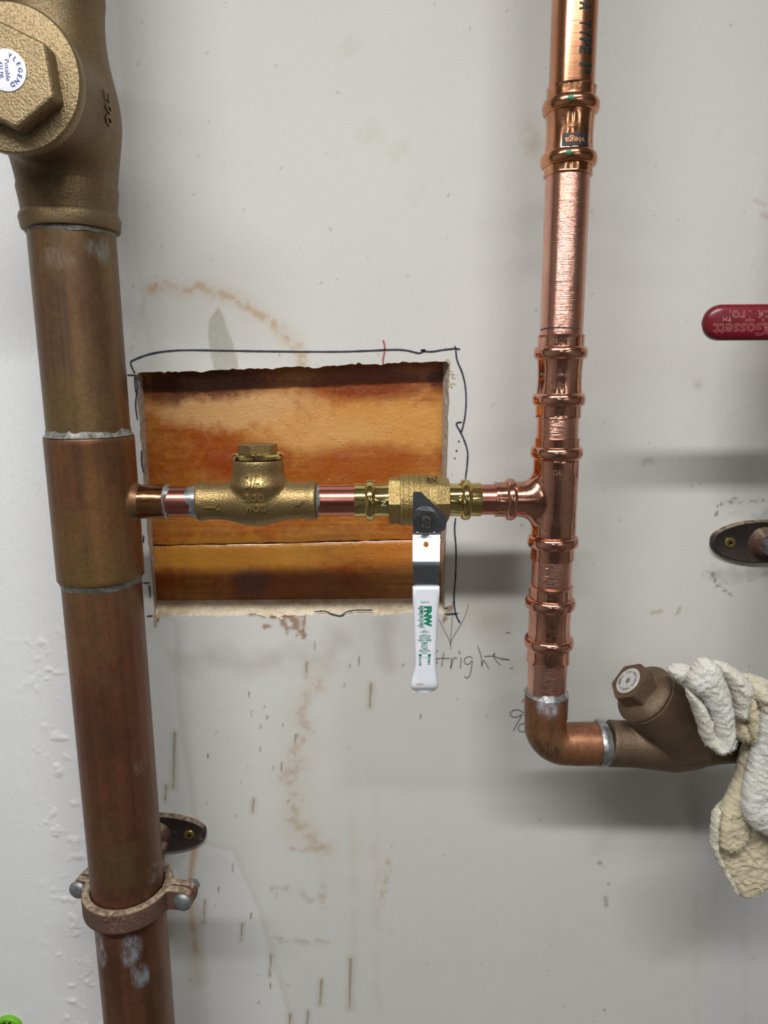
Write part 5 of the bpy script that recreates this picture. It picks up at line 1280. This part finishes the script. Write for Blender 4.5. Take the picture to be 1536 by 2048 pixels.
# ================================================================== TOWEL
tl = NB('terry_cloth'); ta = tl.N('ShaderNodeAttribute'); ta.attribute_name = 'Tint'
f1 = tl.noise(900, 4, .7); f2 = tl.noise(60, 4, .6)
tcx = tl.mix(tl.ramp(f2, [(.35, 0.0), (.7, .35)]), ta.outputs['Color'], lin('c8bc9a'))
tcx = tl.mix(tl.ramp(f1, [(.3, .35), (.55, 0.0)]), tcx, lin('a89c80'))
tl.out(tcx, .95, 0.0, tl.bump(f1, .9, .0012), **{'Sheen Weight': .3})
tow_V = []; tow_F = []; tow_C = []; pile_V = []; pile_F = []; pile_C = []; nbase = 0
def lobe(px, Yc, T, colr, rw=.008, fold=(0, 0, 0), step=.0009, tilt=0.0):
    """thick soft fold of cloth with the given outline, bulging T towards the camera"""
    global nbase
    pts_ = [P(x, y, Yc) for x, y in smooth_poly(px+[px[0]], 5)[:-1]]; poly = np.array([(p.x, p.z) for p in pts_])
    x0, z0 = poly.min(0)-step; x1, z1 = poly.max(0)+step
    xs = np.arange(x0, x1, step); zs = np.arange(z0, z1, step); X, Z = np.meshgrid(xs, zs); X0 = X.ravel(); Z0 = Z.ravel()
    ins_ = np.zeros(len(X0), bool); n_ = len(poly); dmin = np.full(len(X0), 9.0); near = np.zeros((len(X0), 2))
    for i in range(n_):
        xa, za = poly[i]; xb2, zb2 = poly[(i+1) % n_]
        c_ = ((za > Z0) != (zb2 > Z0)) & (X0 < (xb2-xa)*(Z0-za)/(zb2-za+1e-12)+xa); ins_ ^= c_
        dx, dz = xb2-xa, zb2-za; t = np.clip(((X0-xa)*dx+(Z0-za)*dz)/(dx*dx+dz*dz+1e-12), 0, 1); qx = xa+t*dx; qz = za+t*dz
        d = np.hypot(X0-qx, Z0-qz); m_ = d < dmin; dmin[m_] = d[m_]; near[m_, 0] = qx[m_]; near[m_, 1] = qz[m_]
    sd_ = np.where(ins_, dmin, -dmin)
    act = sd_ > -step*.75
    # snap outside ring to the outline
    Xs = np.where(sd_ < step*.3, near[:, 0], X0); Zs = np.where(sd_ < step*.3, near[:, 1], Z0)
    h = np.sqrt(np.clip(1-(1-np.clip(sd_/rw, 0, 1))**2, 0, 1))
    amp, fr_, ph = fold
    fold_h = amp*np.sin((X0-x0)*fr_+(Z0-z0)*fr_*.25+ph)*h
    fuzz = (vnoise(X0, Z0, 420, 17, 3)-.5)*.0024+(vnoise(X0, Z0, 640, 57, 1)-.5)*.0010+(vnoise(X0, Z0, 110, 27, 3)-.5)*.003
    Yf = Yc-.0014-T*h-fold_h+fuzz*(.45+.55*h)+tilt*(Z0-z0); Yb = Yc+.0010+T*.55*h+tilt*(Z0-z0)
    idx = -np.ones(len(X0), int); ids = np.where(act)[0]; idx[ids] = np.arange(len(ids)); m_ = len(ids)
    jx = (vnoise(X0, Z0, 500, 37, 2)-.5)*.0016; jz = (vnoise(X0, Z0, 500, 47, 2)-.5)*.0016
    Vf = np.stack([Xs+jx, Yf, Zs+jz], 1)[ids]; Vb = np.stack([Xs+jx, Yb, Zs+jz], 1)[ids]
    nz_, nx_ = X.shape; g_ = idx.reshape(nz_, nx_); a_ = g_[:-1, :-1]; b_ = g_[:-1, 1:]; c_ = g_[1:, 1:]; d_ = g_[1:, :-1]; ok = (a_ >= 0) & (b_ >= 0) & (c_ >= 0) & (d_ >= 0)
    q = np.stack([a_[ok], b_[ok], c_[ok], d_[ok]], 1)
    tow_V.append(Vf); tow_V.append(Vb); tow_F.append(q+nbase); tow_F.append(q[:, ::-1]+nbase+m_); nbase += 2*m_
    ee = np.concatenate([q[:, [0, 1]], q[:, [1, 2]], q[:, [2, 3]], q[:, [3, 0]]]); key = np.sort(ee, 1); key = key[:, 0].astype(np.int64)*10**7+key[:, 1]
    _, inv, cnt = np.unique(key, return_inverse=True, return_counts=True); be = ee[cnt[inv] == 1]
    tow_F.append(np.stack([be[:, 1], be[:, 0], be[:, 0]+m_, be[:, 1]+m_], 1)+(nbase-2*m_))
    cc_ = np.array(lin(colr)[:3]); tow_C.append(np.tile(cc_, (2*m_, 1)))
    # tufts
    k = min(m_, 15000); sel = RNG.choice(m_, k, replace=False)
    for s_ in sel:
        p = Vf[s_]; hh_ = h[ids[s_]]; outx = 0 if hh_ > .6 else 1
        nrm = np.array([(p[0]-near[ids[s_], 0])*0, -hh_-.15, .0]); 
        if hh_ < .8:
            v0 = np.array([near[ids[s_], 0]-X0[ids[s_]], 0, near[ids[s_], 1]-Z0[ids[s_]]]); l_ = np.linalg.norm(v0)+1e-9; nrm = nrm+v0/l_*(1-hh_)*1.2
        nrm = nrm/np.linalg.norm(nrm)+RNG.normal(0, .45, 3); L_ = RNG.uniform(.0004, .0010); w = RNG.normal(0, 1, 3); w = w/np.linalg.norm(w)*.00014
        b0 = len(pile_V); pile_V.extend([p-w, p+w, p+nrm*L_+w*.6, p+nrm*L_-w*.6]); pile_F.append((b0, b0+1, b0+2, b0+3)); pile_C.extend([cc_*RNG.uniform(.9, 1.05)]*4)
WHT, CRM, CR2 = 'dfe0dc', 'd6cfb8', 'd8ccae'
YT = YP-.030
lobe([(1436, 1340), (1480, 1350), (1520, 1375), (1560, 1400), (1600, 1470), (1600, 1700), (1540, 1760), (1500, 1700), (1480, 1560), (1487, 1480), (1470, 1440), (1450, 1400)], YT+.018, .014, CRM, .012)
lobe([(1334, 1338), (1352, 1329), (1378, 1332), (1400, 1345), (1405, 1385), (1376, 1382), (1358, 1366), (1342, 1352)], YT+.002, .008, WHT, .006)
# big cream corner hanging low
lobe([(1487, 1482), (1474, 1530), (1462, 1566), (1448, 1600), (1430, 1618), (1423, 1640), (1421, 1685), (1430, 1712), (1446, 1745), (1462, 1775), (1478, 1787), (1496, 1784), (1520, 1768), (1545, 1735), (1580, 1680), (1580, 1500), (1530, 1470)], YT+.006, .010, CR2, .010, (.0022, 150, 1.0))
lobe([(1426, 1622), (1421, 1655), (1420, 1690), (1430, 1716), (1450, 1755), (1466, 1782), (1474, 1780), (1458, 1745), (1442, 1715), (1434, 1690), (1434, 1650), (1440, 1622), (1434, 1615)], YT-.006, .004, 'dedac8', .003)
lobe([(1440, 1622), (1462, 1575), (1474, 1540), (1486, 1500), (1500, 1500), (1500, 1580), (1495, 1640), (1488, 1680), (1462, 1700), (1438, 1690), (1433, 1660)], YT-.004, .007, CR2, .008, (.001, 300, 0))
# white front strand
lobe([(1512, 1400), (1548, 1395), (1600, 1420), (1620, 1560), (1610, 1700), (1560, 1690), (1530, 1668), (1500, 1650), (1484, 1626), (1483, 1590), (1492, 1545), (1504, 1490), (1508, 1440)], YT-.014, .010, WHT, .012, (.0016, 190, .4))
# knot and strands
lobe([(1466, 1436), (1490, 1432), (1506, 1445), (1512, 1470), (1506, 1486), (1488, 1480), (1468, 1470)], YT-.010, .009, CR2, .009)
lobe([(1494, 1388), (1506, 1396), (1514, 1425), (1512, 1455), (1503, 1476), (1496, 1450), (1492, 1415)], YT-.020, .006, CR2, .005)
lobe([(1500, 1362), (1530, 1372), (1560, 1400), (1560, 1450), (1530, 1430), (1512, 1405), (1500, 1388)], YT-.018, .007, CRM, .007)
lobe([(1484, 1347), (1510, 1350), (1540, 1362), (1575, 1385), (1575, 1402), (1540, 1384), (1512, 1368), (1490, 1362)], YT-.012, .006, 'd2cbb2', .0045)
lobe([(1424, 1322), (1446, 1324), (1476, 1340), (1498, 1364), (1502, 1380), (1494, 1400), (1492, 1426), (1484, 1434), (1466, 1430), (1462, 1408), (1452, 1370)], YT-.016, .010, 'dedcd2', .010, (.001, 220, 2))
# the main tongue with its slit fold
lobe([(1374, 1352), (1388, 1328), (1402, 1316), (1426, 1322), (1444, 1350), (1458, 1392), (1465, 1440), (1467, 1475), (1460, 1493), (1443, 1502), (1425, 1498), (1428, 1470), (1420, 1430), (1402, 1396), (1378, 1374)], YT-.026, .010, WHT, .011)
lobe([(1371, 1376), (1384, 1384), (1402, 1400), (1418, 1430), (1427, 1462), (1440, 1478), (1442, 1500), (1424, 1498), (1406, 1482), (1394, 1450), (1384, 1415), (1374, 1394)], YT-.024, .0085, 'dad9cf', .006)
Vt = np.concatenate(tow_V); Qt = np.concatenate(tow_F); Ct = np.concatenate(tow_C)
to_ = np.array(P(1500, 1480, YT))
def attr_mesh(name, V_, Q_, Cc, mat, parent=None, origin=None):
    o0 = np.array(origin) if origin is not None else np.array(parent.location)
    me_ = fast_mesh(name, V_-o0, Q_); a_ = me_.color_attributes.new('Tint', 'FLOAT_COLOR', 'POINT')
    a_.data.foreach_set('color', np.concatenate([Cc, np.ones((len(Cc), 1))], 1).astype(np.float32).ravel()); me_.materials.append(mat)
    o_ = bpy.data.objects.new(name, me_); C.objects.link(o_)
    if parent is not None: o_.parent = parent
    else: o_.location = o0
    return o_
tw_ = thing('towel', 'cream and white terry rag wrapped over the dark valve and hanging down', 'towel', tuple(to_))
attr_mesh('cloth', Vt, Qt, Ct, tl.m, tw_)
pl_ = attr_mesh('terry_pile', np.array(pile_V), np.array(pile_F), np.array(pile_C), tl.m, tw_); pl_['kind'] = 'stuff'

# ================================================================== green disc at the lower left corner
gc_ = P(16, 2058, -.004)
gd = thing('green_disc', 'bright green round plastic disc with black marks, at the bottom left corner', 'tag', (gc_.x, 0, gc_.z))
mesh_obj('disc', lathe([(0, .0125), (.004, .0125), (.005, .0118), (.0052, .010)], (gc_.x, 0, gc_.z), (0, -1, 0), 48), M_GREENCAP, gd, sharp=40)
for a_ in (70, 105, 130, 40):
    a_ = math.radians(a_); c_ = (gc_.x+.0082*math.cos(a_), -.0053, gc_.z+.0082*math.sin(a_))
    g_ = sphere((0, 0, 0), .0022, .45, .1, 1, 8); R_ = Matrix.Rotation(.7, 3, 'Y'); mesh_obj('black_mark', (np.array([np.array(R_ @ Vector(q)) for q in g_[0]])+np.array(c_), g_[1]), M_BLACK, gd)
